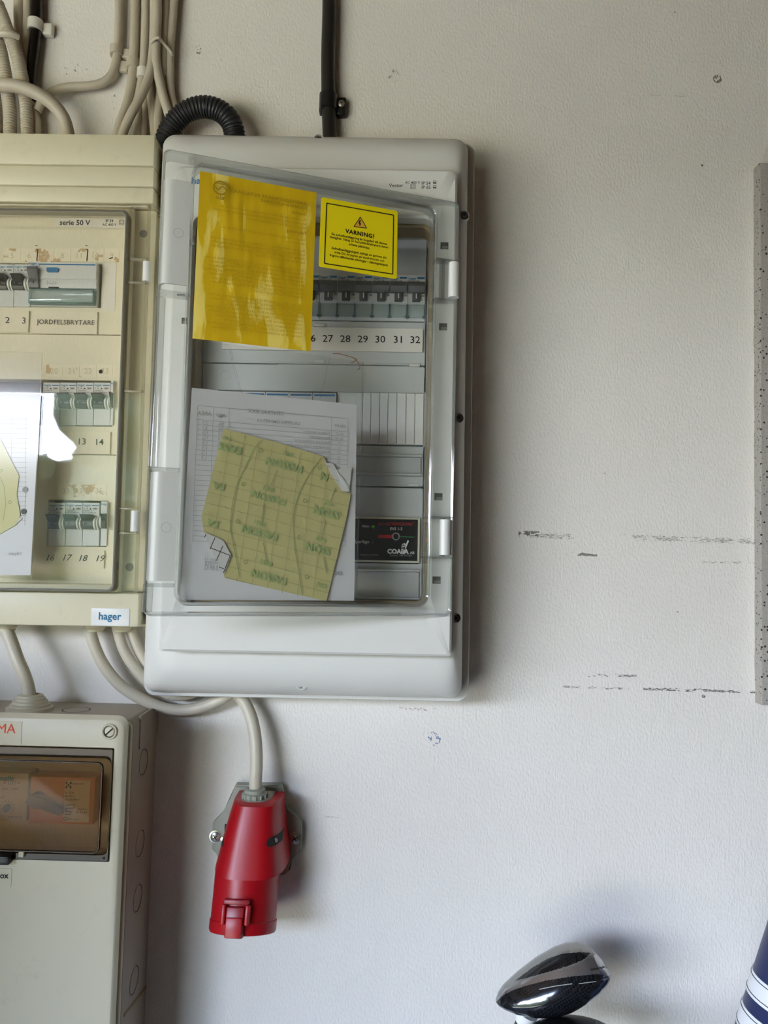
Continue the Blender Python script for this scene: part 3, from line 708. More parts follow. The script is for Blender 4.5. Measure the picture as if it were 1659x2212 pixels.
lines = [(.205, 'På jordfelsbrytaren finns en provknapp som används för att'), (.230, 'kontrollera om jordfelsbrytaren är funktionsduglig. Kontrollen'), (.255, 'bör göras med högst 6 månaders intervall.'),
 (.330, 'Vad gör man när jordfelsbrytaren löser? Följande åtgärder'), (.354, 'rekommenderas:'), (.400, 'Slå på jordfelsbrytaren. Om jordfelsbrytaren inte löser ut igen'), (.424, 'tyder detta på en tillfällig störning, obefogad utlösning eller'), (.448, 'tillfälligt fel. Om detta förfarande upprepas inom några gånger'), (.472, 'bör hjälp sökas hos elinstallatör.'),
 (.520, 'Om jordfelsbrytaren löser ut direkt efter tillslaget finns ett be-'), (.544, 'stående fel. Skruva ur samtliga säkringar eller slå ifrån auto-'), (.568, 'matsäkringarna i den elkopplade gruppen. Slå till jordfelsbryta-'), (.592, 'ren igen. Återinkoppla sedan en säkring i taget tills att jordfels-'), (.616, 'brytaren ånyo löser. Felet är nu lokaliserat till den säkrings-'), (.640, 'grupp som sist återinkoppl. Om jordfelsbrytaren löser ut igen'), (.664, 'innan någon säkring har återställts finns felet kvar före cen-'), (.688, 'tralen. Installatörs hjälp behövs.'),
 (.738, 'Om felet är lokaliserat till en bestämd säkringsgrupp, fortsätt'), (.762, 'med att dra ur alla apparater anslutna till gruppen inklusive'), (.786, 'lampsladdar (utan sladd i uttagen). Slå åter till jord-'), (.810, 'felsbrytaren. Om den nu löser ut på nytt finns felet i den fasta'), (.834, 'installationen eller i någon fast ansluten apparat. Elinstalla-'), (.858, 'törens hjälp behövs. Om jordfelsbrytaren förblir inkopplad'), (.882, 'anslut en apparat i taget tills att jordfelsbrytaren'), (.906, 'ånyo löser. Det är den sist anslutna apparaten som sannolikt är'), (.930, 'felaktig. Låt nu en fackkunnig person undersöka och reparera')]
for v, s in lines: ytext(body, s, .91-.0138*len(s)*.92, .91, v)
obj('mirrored_heading', heads, M['ink_y2'], ys, 0); obj('mirrored_lettering', body, M['ink_y'], ys, 0)

ws = door_thing('warning_sign', 'small bright yellow warning sticker with bolt triangle on door', 'sign')
wc = [dp_(694.5, 425.5, .0052), dp_(859, 456, .0052), dp_(857, 603, .0052), dp_(688.5, 575.5, .0052)]
tl2, tr2, br2, bl2 = [Vector(c) for c in wc]
def wp(u, v): return (tl2*(1-u)+tr2*u)*(1-v)+(bl2*(1-u)+br2*u)*v
ol = []
rad = .028
for (cu, cv, a0) in ((rad, 1-rad, pi), (1-rad, 1-rad, 1.5*pi), (1-rad, rad, 0), (rad, rad, .5*pi)):
    for k in range(5):
        a = a0+.5*pi*k/4; p = wp(cu+rad*cos(a), cv-rad*sin(a)); ol.append((p.x, p.y))
obj('card', slab(bmesh.new(), ol, -.0046, -.0053), M['sign'], ws, 0)
bm = bmesh.new()
q = [wp(.068, .078), wp(.945, .072), wp(.945, .938), wp(.068, .945)]
polyline(bm, [tuple(p) for p in q+q[:1]], .0010, -.00545)
t3 = [wp(.505, .190), wp(.590, .335), wp(.425, .345)]
polyline(bm, [tuple(p) for p in t3+t3[:1]], .0007, -.0056)
bolt = [wp(.507, .235), wp(.487, .285), wp(.507, .278), wp(.500, .315)]; polyline(bm, [tuple(p) for p in bolt], .0012, -.0056)
def wt(body, u0, u1, v, **k): a, b = wp(u0, v), wp(u1, v+.008); text_into(bm, body, (a.x, a.y), (b.x, b.y), -.0055, **k)
wt('VARNING!', .315, .690, .455, bold=.035, spacing=1.12)
wt('En solcellsanläggning är kopplad till denna', .145, .860, .520, bold=.012)
wt('fastighet. Stäng av huvudströmbrytare innan', .125, .880, .568, bold=.012)
wt('arbete påbörjas.', .365, .640, .624, bold=.012)
wt('Solcellsanläggningen stängs av genom att', .150, .860, .722, bold=.012)
wt('vrida DC-brytaren på växelriktaren och', .185, .830, .775, bold=.012)
wt('frigöra tillhörande säkringar i säkringsskåpet.', .130, .885, .828, bold=.012)
obj('lettering', bm, M['ink'], ws, 0)
bm = bmesh.new(); bm.faces.new([bm.verts.new((p.x, -.00542, p.y)) for p in t3]); obj('triangle', bm, M['orange'], ws, 0)

sl = door_thing('plastic_sleeve', 'clear plastic document sleeve hanging on inside of ajar door', 'sleeve')
sc_ = [dp_(416, 736, .0008), dp_(783, 782, .0008), dp_(769, 1299, .0008), dp_(388, 1299, .0008)]
obj('front_film', quadgrid(sc_, 10, 14, -.0019), M['sleeve'], sl, 80)
bm = bmesh.new()
a, b, c, d = [Vector(p) for p in sc_]
for p, q in ((b, c), (c, d), (d, a)): line(bm, p, q, .0016, -.0021)
for p, q in ((dp_(493, 752), dp_(517, 850)), (dp_(497, 752), dp_(521, 850)), (dp_(711, 775), dp_(690, 862)), (dp_(418, 737), dp_(711, 772))): line(bm, p, q, .0005, -.0021)
obj('sleeve_edge', bm, M['clear_edge'], sl, 0)
bm = polyline(bmesh.new(), [dp_(*p) for p in ((718, 765), (730, 765), (745, 769), (762, 774), (768, 780), (775, 788), (776, 797), (770, 800))], .0007, -.0023)
polyline(bm, [dp_(*p) for p in ((757, 786), (765, 781), (770, 778), (764, 774))], .0006, -.0023); obj('pen_scribble', bm, M['brown'], sl, 0)
for (a, b) in ((432, 760), (486, 811)):
    obj('moulded_ring', disc(bmesh.new(), dp_(a, b), .0040, -.0022, 20, .0036), M['clear_edge'], sl, 0)

doc = door_thing('document', 'white group schedule paper seen mirrored from behind inside sleeve', 'document')
dcn = [dp_(415, 836, .001), dp_(773, 873, .001), dp_(767, 1298, .001), dp_(388, 1296, .001)]
def ddisp(u, v): return mn.noise(Vector((u*3, v*3, 1)))*.0006 - (.0015*mn.noise(Vector((u*6, 2, 2))) if v < .06 else 0)
bm = quadgrid(dcn, 24, 28, .0020, ddisp)
obj('paper', bm, M['paper'], doc, 80)
ta, tb, tc_, td = [Vector(dp_(*p)) for p in ((427, 875.5), (752.5, 904), (746, 1178), (416, 1168.5))]
def tp(u, v): return (ta*(1-u)+tb*u)*(1-v)+(td*(1-u)+tc_*u)*v
bm = bmesh.new(); YY = .0008
vs = [0]+[.105+.8950*k/24 for k in range(25)]
for v in vs: line(bm, tp(0, v), tp(1, v), .00035, YY)
for u in (0, .10, .20, .885, 1): line(bm, tp(u, 0), tp(u, 1), .00035, YY)
def dt(body, u0, u1, v, bold=0.0): a, b = tp(u0, v), tp(u1, v); text_into(bm, body, tuple(a), tuple(b), YY-.0001, bold=bold, mirror=True)
dt('CENTRAL XXX', .32, .56, .02, .01); dt('AMP', .115, .18, .075, .01); dt('AREA', .0, .09, .07, .01); dt('GRUPPEN OMFATTAR', .38, .67, .085, .01); dt('GRUPP', .905, .985, .075, .01)
rowsT = ['25-27|Badkaret utomhus|16|2,5', '28-30|Bastuaggregat|16|2,5', '31|Belysning utebelysning|10|1,5', '32|Golvvärme i hela nedre plan|10|1,5', '33|Belysning vind|10|1,5', '34|Larmcentral|10|1,5', '35|Matrumsuttag|10|1,5', '44|Belysning övre|10|1,5']
for k, s in enumerate(rowsT):
    g, t_, am, ar = s.split('|'); v = .105+.0373*(k+.86)
    dt(g, .943-.0056*len(g), .943+.0056*len(g), v); dt(t_, .875-.0108*len(t_), .875, v); dt(am, .135, .160, v); dt(ar, .035, .068, v)
dt('Objekt', .87, .985, 1.235, .015)
for v, s in ((1.14, 'Malmgatan 13'), (1.165, 'Göteborg'), (1.19, '031-16 64 54'), (1.212, '031-15 07 54')): dt(s, .08, .23, v)
obj('mirrored_print', bm, M['ink_f'], doc, 0)

lb = door_thing('backing_paper', 'yellow sticker backing paper with green lettering and folded corner on document', 'paper')
pol = [dp_(*p, .0046) for p in ((485, 924), (600, 954), (702, 985), (716, 1015), (742, 1060), (761, 1066), (751, 1120), (735, 1185), (720, 1245), (708, 1299), (600, 1275), (510, 1254), (487, 1249), (484, 1240), (500, 1199), (484, 1168), (442, 1150), (436, 1116), (447, 1072), (465, 1000))]
bm = bmesh.new(); f = bm.faces.new([bm.verts.new((p[0], -.0001, p[1])) for p in pol]); bmesh.ops.triangulate(bm, faces=[f])
bmesh.ops.subdivide_edges(bm, edges=bm.edges, cuts=3, use_grid_fill=True)
for v in bm.verts: v.co.y -= .0007*max(0, mn.noise(Vector((v.co.x*40, 0, v.co.z*40))))
obj('paper', bm, M['backing'], lb, 60)
# print in the paper's own slanted frame (pixel helper only for the corner measurements)
bm = bmesh.new(); gm = bmesh.new(); ln = bmesh.new(); Y2 = -.0013
def q_(px, py): return Vector(dp_(px, py, .0052))
def in_pol(p):
    c = False; j = len(pol)-1
    for i in range(len(pol)):
        a, b = pol[i], pol[j]
        if (a[1] > p[1]) != (b[1] > p[1]) and p[0] < (b[0]-a[0])*(p[1]-a[1])/(b[1]-a[1])+a[0]: c = not c
        j = i
    return c
def clipline(dst, a, b, w):
    a, b = Vector(a), Vector(b); N = 60; run = None
    for i in range(N+1):
        p = a.lerp(b, i/N); ins = in_pol(p)
        if ins and run is None: run = p
        if run is not None and (not ins or i == N):
            if (p-run).length > 1e-4: line(dst, run, p, w, Y2+.0001)
            run = None
def fasson(body, l, r, hpx):
    """upside-down lettering whose baseline runs right to left; clipped letters are left out"""
    a, b = q_(*r), q_(*l); text_into(bm, body, tuple(a), tuple(b), Y2, bold=.02)
for (l, r) in [((578, 986), (656, 1006)), ((547, 1058), (620, 1078)), ((526, 1134), (602, 1154)), ((546, 1230), (622, 1250))]:
    fasson('FASSON', l, r, 12)
for body, l, r in [('FASS', (476, 953), (524, 966)), ('FA', (462, 1039), (487, 1045)), ('FA', (450, 1119), (474, 1126)), ('SSON', (682, 1091), (738, 1107)), ('SSON', (664, 1172), (718, 1185)), ('ON', (688, 1257), (710, 1263)), ('N', (697, 1019), (712, 1023))]: fasson(body, l, r, 12)
for l, r in [((614, 972), (634, 979)), ((572, 1048), (594, 1055)), ((553, 1121), (576, 1130)), ((566, 1207), (590, 1216)), ((704, 1082), (722, 1088)), ((686, 1158), (706, 1165)), ((484, 940), (500, 946))]: fasson('8451', l, r, 8)
obj('green_lettering', bm, M['green'], lb, 0)
for pts in [[(570, 948), (553, 964), (540, 990), (525, 1020), (512, 1050), (503, 1090), (499, 1140), (508, 1190), (520, 1249)], [(697, 987), (676, 1015), (655, 1050), (641, 1090), (635, 1130), (638, 1180), (646, 1230), (655, 1285)],
            [(601, 1013), (586, 1048)], [(572, 1088), (568, 1126)], [(570, 1171), (578, 1213)], [(706, 1124), (698, 1160)], [(701, 1204), (708, 1240)], [(727, 1053), (717, 1083)]]:
    P = [q_(*p) for p in pts]
    if len(P) > 2: P = [Vector((v.x, v.z)) for v in spline([Vector((p.x, 0, p.y)) for p in P], .004)]
    polyline(gm, [tuple(p) for p in P], .0006, Y2)
for p in [(564, 972), (693, 1009), (527, 1045), (661, 1081), (515, 1126), (648, 1160), (532, 1214), (665, 1246)]: disc(gm, tuple(q_(*p)), .0019, Y2, 14, .0013)
obj('green_line', gm, M['green_l'], lb, 0)
for k in range(-1, 13): clipline(ln, q_(440, 940+k*25-6), q_(770, 1018+k*25+4), .0003)
for k in range(8): clipline(ln, q_(505+k*31, 905), q_(440+k*34, 1290), .0003)
obj('grid_line', ln, M['grid'], lb, 0)
# folded corner with printed squares, and the torn corner
fp = [dp_(*p, .0062) for p in ((441, 1149), (468, 1160), (484, 1168), (501, 1200), (485, 1241), (462, 1196))]
fo = obj('folded_corner', slab(bmesh.new(), fp, -.0012, -.0016), M['torn'], lb, 0)
bm = bmesh.new()
for a, b in [((446, 1154), (443, 1161)), ((466, 1161), (455, 1186)), ((483, 1179), (469, 1211)), ((455, 1183), (499, 1200)), ((499, 1200), (484, 1238)), ((475, 1225), (485, 1229))]: line(bm, dp_(*a, .0068), dp_(*b, .0068), .0006, -.00172)
obj('printed_square', bm, M['ink'], fo, 0)
tpn = [dp_(*p, .0050) for p in ((705, 998), (722, 1000), (731, 1014), (742, 1010), (763, 1008), (757, 1062), (742, 1060), (716, 1020))]
bm = slab(bmesh.new(), tpn, 0, -.0005)
obj('torn_corner', bm, M['torn'], lb, 0)
bm = bmesh.new(); rd = [dp_(*p, .0056) for p in ((731, 1018), (745, 1034), (756, 1052), (752, 1054), (738, 1034))]
obj('torn_flap', slab(bm, rd, -.0005, -.0014), M['white'], lb, 0)

# ================================================================== CREAM CABINET (left)
LF = Frame(T3(-.33, 0, 1.66) @ Matrix.Rotation(-radians(.55), 4, 'Y'))
CB = thing('fuse_cabinet', 'yellowed cream wall cabinet with closed clear door left of the grey panel', 'fuse box', LF.M)
XL = -.18                                         # the cabinet runs on past the left frame edge
fx1 = LF.at(317, 820, .075).x; fz1 = LF.at(200, 290, .075).z; fz0 = LF.at(180, 1353, .072).z
wx1 = LF.at(256, 865, .072).x; wz1 = LF.at(150, 441, .072).z; wz0 = LF.at(120, 1270, .072).z
obj('back_box', B(XL, fx1-.0016, -.030, 0, fz0-.0035, fz1+.002, .002), M['cream'], CB)
# cover built round the window opening: four bars with a draft on the outer side
def bar(x0, x1, z0, z1, yf, name, bev=.0018): return obj(name, B(x0, x1, yf, -.026, z0, z1, bev), M['cream'], CB)
b1, b2, b3 = LF.at(150, 357, .075).z, LF.at(150, 402, .074).z, LF.at(150, 438, .073).z
bar(XL, fx1, b1+.0003, fz1, -.0760, 'cover_band'); bar(XL, fx1, b2+.0003, b1-.0002, -.0748, 'cover_band'); bar(XL, fx1, b3, b2-.0002, -.0740, 'cover_band')
bz = LF.at(150, 1279, .072).z
bar(XL, fx1-.001, fz0, bz, -.0725, 'cover_foot', .0022)
bar(wx1+.004, fx1-.0002, bz+.0003, b3-.0003, -.0600, 'cover_side', .003)
bm = bmesh.new(); box(bm, wx1-.002, wx1+.006, -.0700, -.030, bz, b3, .003); obj('opening_side', bm, M['cream_in'], CB)
bm = bmesh.new(); box(bm, XL, wx1+.006, -.0700, -.030, wz1-.003, b3, .002); obj('opening_top', bm, M['cream_in'], CB)
bm = bmesh.new(); box(bm, XL, wx1+.006, -.0700, -.030, bz, wz0+.004, .002); obj('opening_foot', bm, M['cream_in'], CB)
# inner cover panel with three module slots
LD = .046
ix1 = wx1-.002
slots = [(569, 663, -60, 219), (820, 919, -60, 244), (1081, 1180, 103, 231)]
zz = [wz1-.002] + [LF.at(120, y, LD).z for y in (722, 981)] + [wz0+.003]
for k, (t, b, l, r) in enumerate(slots):
    sx0, sx1, sz0, sz1 = LF.rect(l, t, r, b, LD); rz1, rz0 = zz[k], zz[k+1]
    bm = bmesh.new(); ring(bm, rr(XL, ix1, rz0+.0003, rz1-.0003, .0015, 3), rr(sx0 if k == 2 else XL+.004, min(sx1, ix1-.003), sz0, sz1, .0005, 3), -.030, -LD, .0006)
    rc = obj('row_cover', bm, M['cream_in'], CB)
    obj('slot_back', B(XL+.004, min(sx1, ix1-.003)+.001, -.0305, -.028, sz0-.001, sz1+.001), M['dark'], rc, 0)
A = LF.at(225, 620, LD); q = LF.at(248, 672, LD)
obj('blank_patch', B(A.x-.001, min(q.x, ix1-.001), -LD-.0004, -LD+.001, LF.at(230, 672, LD).z, LF.at(230, 568, LD).z), M['strip'], CB, 0)
# maker strip inside
x0, x1, z0, z1 = LF.rect(120, 468, 272, 492, LD)
obj('rating_label', B(x0, min(x1, ix1-.001), -LD-.0004, -LD+.001, z0, z1), M['strip'], CB, 0)
bm = tpx(bmesh.new(), LF, 'serie 50 V', (129, 486), (195, 486.5), LD+.0004, bold=.025)
tpx(bm, LF, 'IP 54', (228.5, 480), (245, 480), LD+.0004, bold=.02); tpx(bm, LF, 'AC 400 V', (221, 488), (252, 488), LD+.0004, bold=.02)
A = LF.at(263, 481, LD)
for q in (.0026, .0016): polyline(bm, [(A.x-q, A.z-q), (A.x+q, A.z-q), (A.x+q, A.z+q), (A.x-q, A.z+q), (A.x-q, A.z-q)], .0004, -LD-.0006)
obj('printed_marking', bm, M['ink_g'], CB, 0)
# number stickers with worn glue, above each row of breakers
def glue_mat():
    m, n, l, p = newmat('worn_label_paper'); t = n.new('ShaderNodeTexCoord'); ns_ = n.new('ShaderNodeTexNoise'); ns_.inputs['Scale'].default_value = 75; ns_.inputs['Detail'].default_value = 3
    l.new(t.outputs['Object'], ns_.inputs['Vector']); cr = n.new('ShaderNodeValToRGB'); e = cr.color_ramp.elements
    e[0].position = .60; e[0].color = S(232, 224, 202); e[1].position = .63; e[1].color = S(196, 168, 128); l.new(ns_.outputs[0], cr.inputs[0]); l.new(cr.outputs[0], p.inputs['Base Color']); p.inputs['Roughness'].default_value = .6; return m
M['glue'] = glue_mat()
for (t, b, xs_, nums) in [(537, 566, [8, 45, 81, 117, 153, 189, 225, 258], ['5', '6', '7', '8', '11', '10', '9']), (788, 815, [99, 135, 172, 209, 244], ['20', '21', '22', '23']), (1047, 1074, [124, 161, 197, 231], ['33', '34', '35'])]:
    for i, s in enumerate(nums):
        x0, x1, z0, z1 = LF.rect(xs_[i]+.5, t, xs_[i+1]-.5, b, LD); x1 = min(x1, ix1-.001)
        st = obj('number_sticker', B(x0, x1, -LD-.0003, -LD+.001, z0, z1), M['glue'], CB, 0)
        cx = (xs_[i]+xs_[i+1])/2
        obj('faint_number', tnum(bmesh.new(), LF, s, (cx, b-8), 11.5, LD+.0003), M['ink_ff'], st, 0)
bm = bmesh.new()
for a in (80, 188):
    A = LF.at(a, 552, LD); polyline(bm, [(A.x-.0008, A.z+.0065), (A.x+.0008, A.z+.006), (A.x+.0002, A.z-.006)], .0011, -LD-.0006); line(bm, (A.x-.002, A.z+.0108), (A.x+.0004, A.z+.0105), .0008, -LD-.0006)
A = LF.at(240, 559, LD); line(bm, (A.x-.002, A.z), (A.x+.002, A.z+.001), .0011, -LD-.0006)
A = LF.at(218, 803, LD); disc(bm, (A.x, A.z), .0021, -LD-.0006, 14)
obj('pen_mark', bm, M['ink'], CB, 0)
# label sticker at the foot with the printed word
x0, x1, z0, z1 = LF.rect(197, 1314, 280, 1355, .0725); z0 = max(z0, fz0+.001)
sk = obj('maker_sticker', plate(x0, x1, z0, z1, -.0715, -.0731, .0012, .0002), M['white'], CB)
obj('printed_logo', tpx(bmesh.new(), LF, 'hager', (213, 1338), (262, 1339), .0732, bold=.02), M['teal_ink'], sk, 0)
# door: clear pane in a clear frame, closed
dl = thing('cabinet_door', 'clear closed door of the cream cabinet with white hinge pins', 'door', LF.M)
ex1 = LF.at(262, 860, .081).x; ez1 = LF.at(150, 452, .081).z; ez0 = LF.at(120, 1277, .081).z
gx1 = LF.at(311, 860, .076).x; gz1 = LF.at(150, 440, .076).z; gz0 = LF.at(120, 1279, .076).z
n = 5
bm = bmesh.new(); ring(bm, rr(XL, gx1, gz0, gz1, (.001, .002, .003, .001), n), rr(XL+.001, ex1, ez0, ez1, (.001, .006, .006, .001), n), -.0735, -.0765, .0006); obj('flange', bm, M['clear_cream'], dl)
bm = bmesh.new(); ring(bm, rr(XL, ex1+.0006, ez0-.0006, ez1+.0006, (.001, .007, .007, .001), n), rr(XL+.001, ex1-.0022, ez0+.002, ez1-.0022, (.001, .005, .005, .001), n), -.071, -.0815, .0008); obj('seam', bm, M['clear_cream_edge'], dl)
bm = bmesh.new(); ring(bm, rr(XL, ex1-.0005, ez0+.0005, ez1-.0005, (.001, .006, .006, .001), n), rr(XL+.0008, ex1-.0022, ez0+.002, ez1-.0020, (.001, .006, .006, .001), n), -.0705, -.0818, .0003); obj('gasket_line', bm, M['seam'], dl)
obj('pane', B(XL+.001, ex1-.0021, -.0812, -.0790, ez0+.0021, ez1-.0021), M['clear_cream'], dl, 0)
obj('top_bead', cyl(bmesh.new(), (XL, -.0765, gz1-.0022), (gx1-.002, -.0765, gz1-.0022), .0024, n=12), M['clear_cream_edge'], dl)
obj('side_bead', cyl(bmesh.new(), (gx1-.0016, -.0750, gz0), (gx1-.0016, -.0750, gz1), .0018, n=10), M['clear_cream_edge'], dl)
for (t, b, x) in [(563, 606, 315), (1103, 1148, 289)]:
    A, Bq = LF.at(x, t, .080), LF.at(x, b, .080)
    obj('hinge_pin', cyl(bmesh.new(), (A.x, -.0760, A.z), (A.x, -.0760, Bq.z), .0040, n=18), M['white'], dl)
    for y in (t-4, b+4):
        A = LF.at(x, y, .078); obj('step_bar', B(ex1+.001, gx1, -.0788, -.074, A.z-.0009, A.z+.0009, .0004), M['clear_cream_edge'], dl)
for y in (505, 853, 1225):
    A = LF.at(310-(y-505)*.042, y, .0602)
    if y != 853: obj('cover_screw', disc(bmesh.new(), (A.x, A.z), .0042, -.0603, 18), M['slot'], CB, 0)
    else: obj('step_bar', B(ex1+.001, gx1, -.0785, -.074, A.z-.0008, A.z+.0008, .0004), M['clear_cream_edge'], dl)

# ---- breakers of the cream cabinet
LH = thing
def old_breaker(label, l, t, r, b, group, cut=None):
    x0, x1, z0, z1 = LF.rect(l, t, r, b, LD+.004); w, h = x1-x0, z1-z0; g = .0003
    root = thing('circuit_breaker', label, 'circuit breaker', LF.M @ T3(x0, -LD-.002, z0), group)
    bm = prism(bmesh.new(), [(.012, 0), (0, 0), (0, h*.385), (-.0012, h*.40), (-.0022, h*.72), (-.0028, h), (.012, h)], g, w-g); obj('body', bm, M['bgrey'], root)
    q0 = h*.39; q1 = h*.725
    pts = [(-.0008, q0), (-.0052, q0), (-.0062, q0+.2*(q1-q0)), (-.0056, q0+.55*(q1-q0)), (-.0104, q1-.0006), (-.0100, q1), (-.0008, q1)]
    bm = bmesh.new(); V0 = [bm.verts.new((w*.06 if i in (1, 2, 0) else w*(.05 if i == 3 else .00), p[0], p[1])) for i, p in enumerate(pts)]; V1 = [bm.verts.new((w*(.70 if i in (0, 1, 2) else (.70 if i == 3 else .64)), p[0], p[1])) for i, p in enumerate(pts)]
    m_ = len(pts)
    for i in range(m_): bm.faces.new((V0[i], V0[(i+1) % m_], V1[(i+1) % m_], V1[i]))
    bm.faces.new(V0); bm.faces.new(V1); tg = obj('toggle', bm, M['black_t'], root, 25)
    bm = text_into(bmesh.new(), 'I', (w*.17, q0+.10*h), (w*.195, q0+.10*h), -.0065, height=.0026); text_into(bm, 'ON', (w*.40, q0+.10*h), (w*.62, q0+.10*h), -.0065); obj('toggle_lettering', bm, M['lgt_ink'], tg, 0)
    for a, b_ in ((.725, .82), (.905, .985)):           # rounded guards beside the toggle
        P = [(w*a, -.0006, q0-.0006)]; bm = bmesh.new(); N = 10
        prof = [(0, q0-.0008)]+[(-.0064*sin(pi*k/N)**.6, q0-.0008+(h*.31)*k/N) for k in range(N+1)]+[(0, q0-.0008+h*.31)]
        prism(bm, [(y-.0005, z) for y, z in prof[1:-1]], w*a, w*b_); obj('guard', bm, M['white'], root)
    ym = lambda v: -.0022-.0006*(v-.72)/.28-.0002
    obj('printed_logo', text_into(bmesh.new(), 'hager', (w*.06, h*.915), (w*.50, h*.915), ym(.93), bold=.01), M['teal_ink'], root, 0)
    obj('printed_bar', line(bmesh.new(), (w*.55, h*.935), (w*.95, h*.935), h*.022, ym(.935)), M['blue'], root, 0)
    bm = text_into(bmesh.new(), 'C 16', (w*.06, h*.845), (w*.32, h*.845), ym(.87), bold=.012)
    bm.faces.new([bm.verts.new((w*p[0], ym(.86), h*p[1])) for p in ((.40, .84), (.54, .84), (.47, .885))])
    polyline(bm, [(w*.62, h*.845), (w*.88, h*.845), (w*.88, h*.88), (w*.62, h*.88), (w*.62, h*.845)], .0003, ym(.86)); line(bm, (w*.66, h*.862), (w*.84, h*.862), .0007, ym(.86))
    text_into(bm, '230/400 V~', (w*.06, h*.795), (w*.62, h*.795), ym(.8)); text_into(bm, 'MC 116 400/6 kA', (w*.06, h*.755), (w*.80, h*.755), ym(.76))
    obj('printed_rating', bm, M['ink_g'], root, 0)
    return root
ob = None
def old(label, l, t, r, b, group):
    global ob
    if ob is None: ob = old_breaker(label, l, t, r, b, group); return ob
    x0, x1, z0, z1 = LF.rect(l, t, r, b, LD+.004); return dup(ob, LF.M @ T3(x0, -LD-.002, z0), label, group)
g1, g2, g3 = 'black breakers in the top row of the cream cabinet', 'black breakers in the middle row of the cream cabinet', 'black breakers in the bottom row of the cream cabinet'
old('black toggle breaker above printed 3, just left of residual current switch', 29, 571.5, 65, 661, g1)
old('black toggle breaker above printed 2, cut by left photo edge', -7, 571.5, 28.5, 661, g1)
for l, r, t_ in [(92, 128, 'breaker next to document sleeve, half lost in bright door reflection'), (128.5, 164.5, 'black toggle breaker below worn sticker 21 in middle row'), (165, 201, 'black toggle breaker under dark thumb smudge sticker, third in middle row'), (201.5, 237.5, 'black toggle breaker under the pen dot, right end of full middle row')]:
    old(t_, l, 822.5, r, 918, g2)
for l, r, t_ in [(104, 140.5, 'leftmost black toggle breaker of the bottom row'), (141, 177, 'middle black toggle breaker of three whole ones in bottom row'), (177.5, 213.5, 'black toggle breaker beside the dark gap in bottom row')]:
    old(t_, l, 1083, r, 1179, g3)
# breakers cut by the edge of the opening: a narrow visible slice of the same kind
def slice_breaker(label, l, t, r, b, group):
    x0, x1, z0, z1 = LF.rect(l, t, r, b, LD+.004); w, h = x1-x0, z1-z0
    root = thing('circuit_breaker', label, 'circuit breaker', LF.M @ T3(x0, -LD-.002, z0), group)
    obj('body', prism(bmesh.new(), [(.012, 0), (0, 0), (0, h*.385), (-.0012, h*.40), (-.0022, h*.72), (-.0028, h), (.012, h)], 0, w), M['bgrey'], root)
    obj('toggle', prism(bmesh.new(), [(-.0008, h*.39), (-.0052, h*.39), (-.0062, h*.46), (-.0056, h*.56), (-.0104, h*.715), (-.0008, h*.725)], w*.35, w), M['black_t'], root, 25)
    prof = [(-.0064*sin(pi*k/8)**.6-.0005, h*.385+(h*.31)*k/8) for k in range(9)]
    obj('guard', prism(bmesh.new(), prof, 0, w*.3), M['white'], root)
    obj('printed_logo', text_into(bmesh.new(), 'hag' if w > .004 else 'h', (w*.1, h*.915), (w*.95, h*.915), -.0030, height=.0022), M['teal_ink'], root, 0)
    return root
slice_breaker('narrow visible slice of a breaker at right end of middle row', 238.2, 822.5, 243.5, 918, g2)
slice_breaker('half breaker above slanted 19, cut off by frame in bottom row', 217, 1083, 230, 1179, g3)
# residual current switch, four modules wide
x0, x1, z0, z1 = LF.rect(65.5, 570.5, 211, 661, LD+.004); w, h = x1-x0, z1-z0
rc = thing('residual_current_switch', 'wide pale residual current switch with blue test button above JORDFELSBRYTARE strip', 'circuit breaker', LF.M @ T3(x0, -LD-.002, z0))
obj('body', prism(bmesh.new(), [(.012, 0), (0, 0), (0, h*.395), (-.0040, h*.41), (-.0058, h*.50), (-.0050, h*.60), (-.0066, h*.62), (-.0072, h), (.012, h)], .0003, w-.0003), M['bgrey'], rc)
obj('toggle', prism(bmesh.new(), [(-.003, h*.40), (-.0070, h*.40), (-.0092, h*.50), (-.0084, h*.60), (-.0136, h*.78), (-.0130, h*.85), (-.003, h*.85)], w*.012, w*.155), M['handle_grey'], rc, 25)
obj('toggle_mark', line(bmesh.new(), (w*.095, h*.47), (w*.098, h*.54), .0012, -.0094), M['ink'], rc, 0)
bt = [(w*.272, h*.78), (w*.285, h*.755), (w*.43, h*.755), (w*.445, h*.79), (w*.445, h*.845), (w*.43, h*.865), (w*.272, h*.86)]
obj('test_button', slab(bmesh.new(), bt, -.006, -.0086), M['blue'], rc)
obj('printed_bar', line(bmesh.new(), (w*.14, h*.945), (w*.985, h*.945), h*.030, -.0073), M['blue'], rc, 0)
bm = text_into(bmesh.new(), 'hager', (w*.01, h*.935), (w*.125, h*.935), -.0073, bold=.02); text_into(bm, 'CDC 440E', (w*.02, h*.885), (w*.17, h*.885), -.0073); obj('printed_logo', bm, M['blue'], rc, 0)
bm = bmesh.new()
for k in range(4): line(bm, (w*(.28+.04*k), h*.45), (w*(.28+.04*k), h*.57), .0003, -.0061)
line(bm, (w*.26, h*.49), (w*.43, h*.49), .0003, -.0061); polyline(bm, [(w*.25, h*.52), (w*.28, h*.54), (w*.32, h*.5), (w*.42, h*.53)], .0003, -.0061)
obj('printed_diagram', bm, M['lgt_ink'], rc, 0)
obj('slot', B(w*.29, w*.44, -.0052, -.004, h*.405, h*.43), M['dark'], rc, 0)
lw = obj('label_window', B(.0005, w*.97, -.0056, -.0002, h*.03, h*.375, .0012), M['teal'], rc)
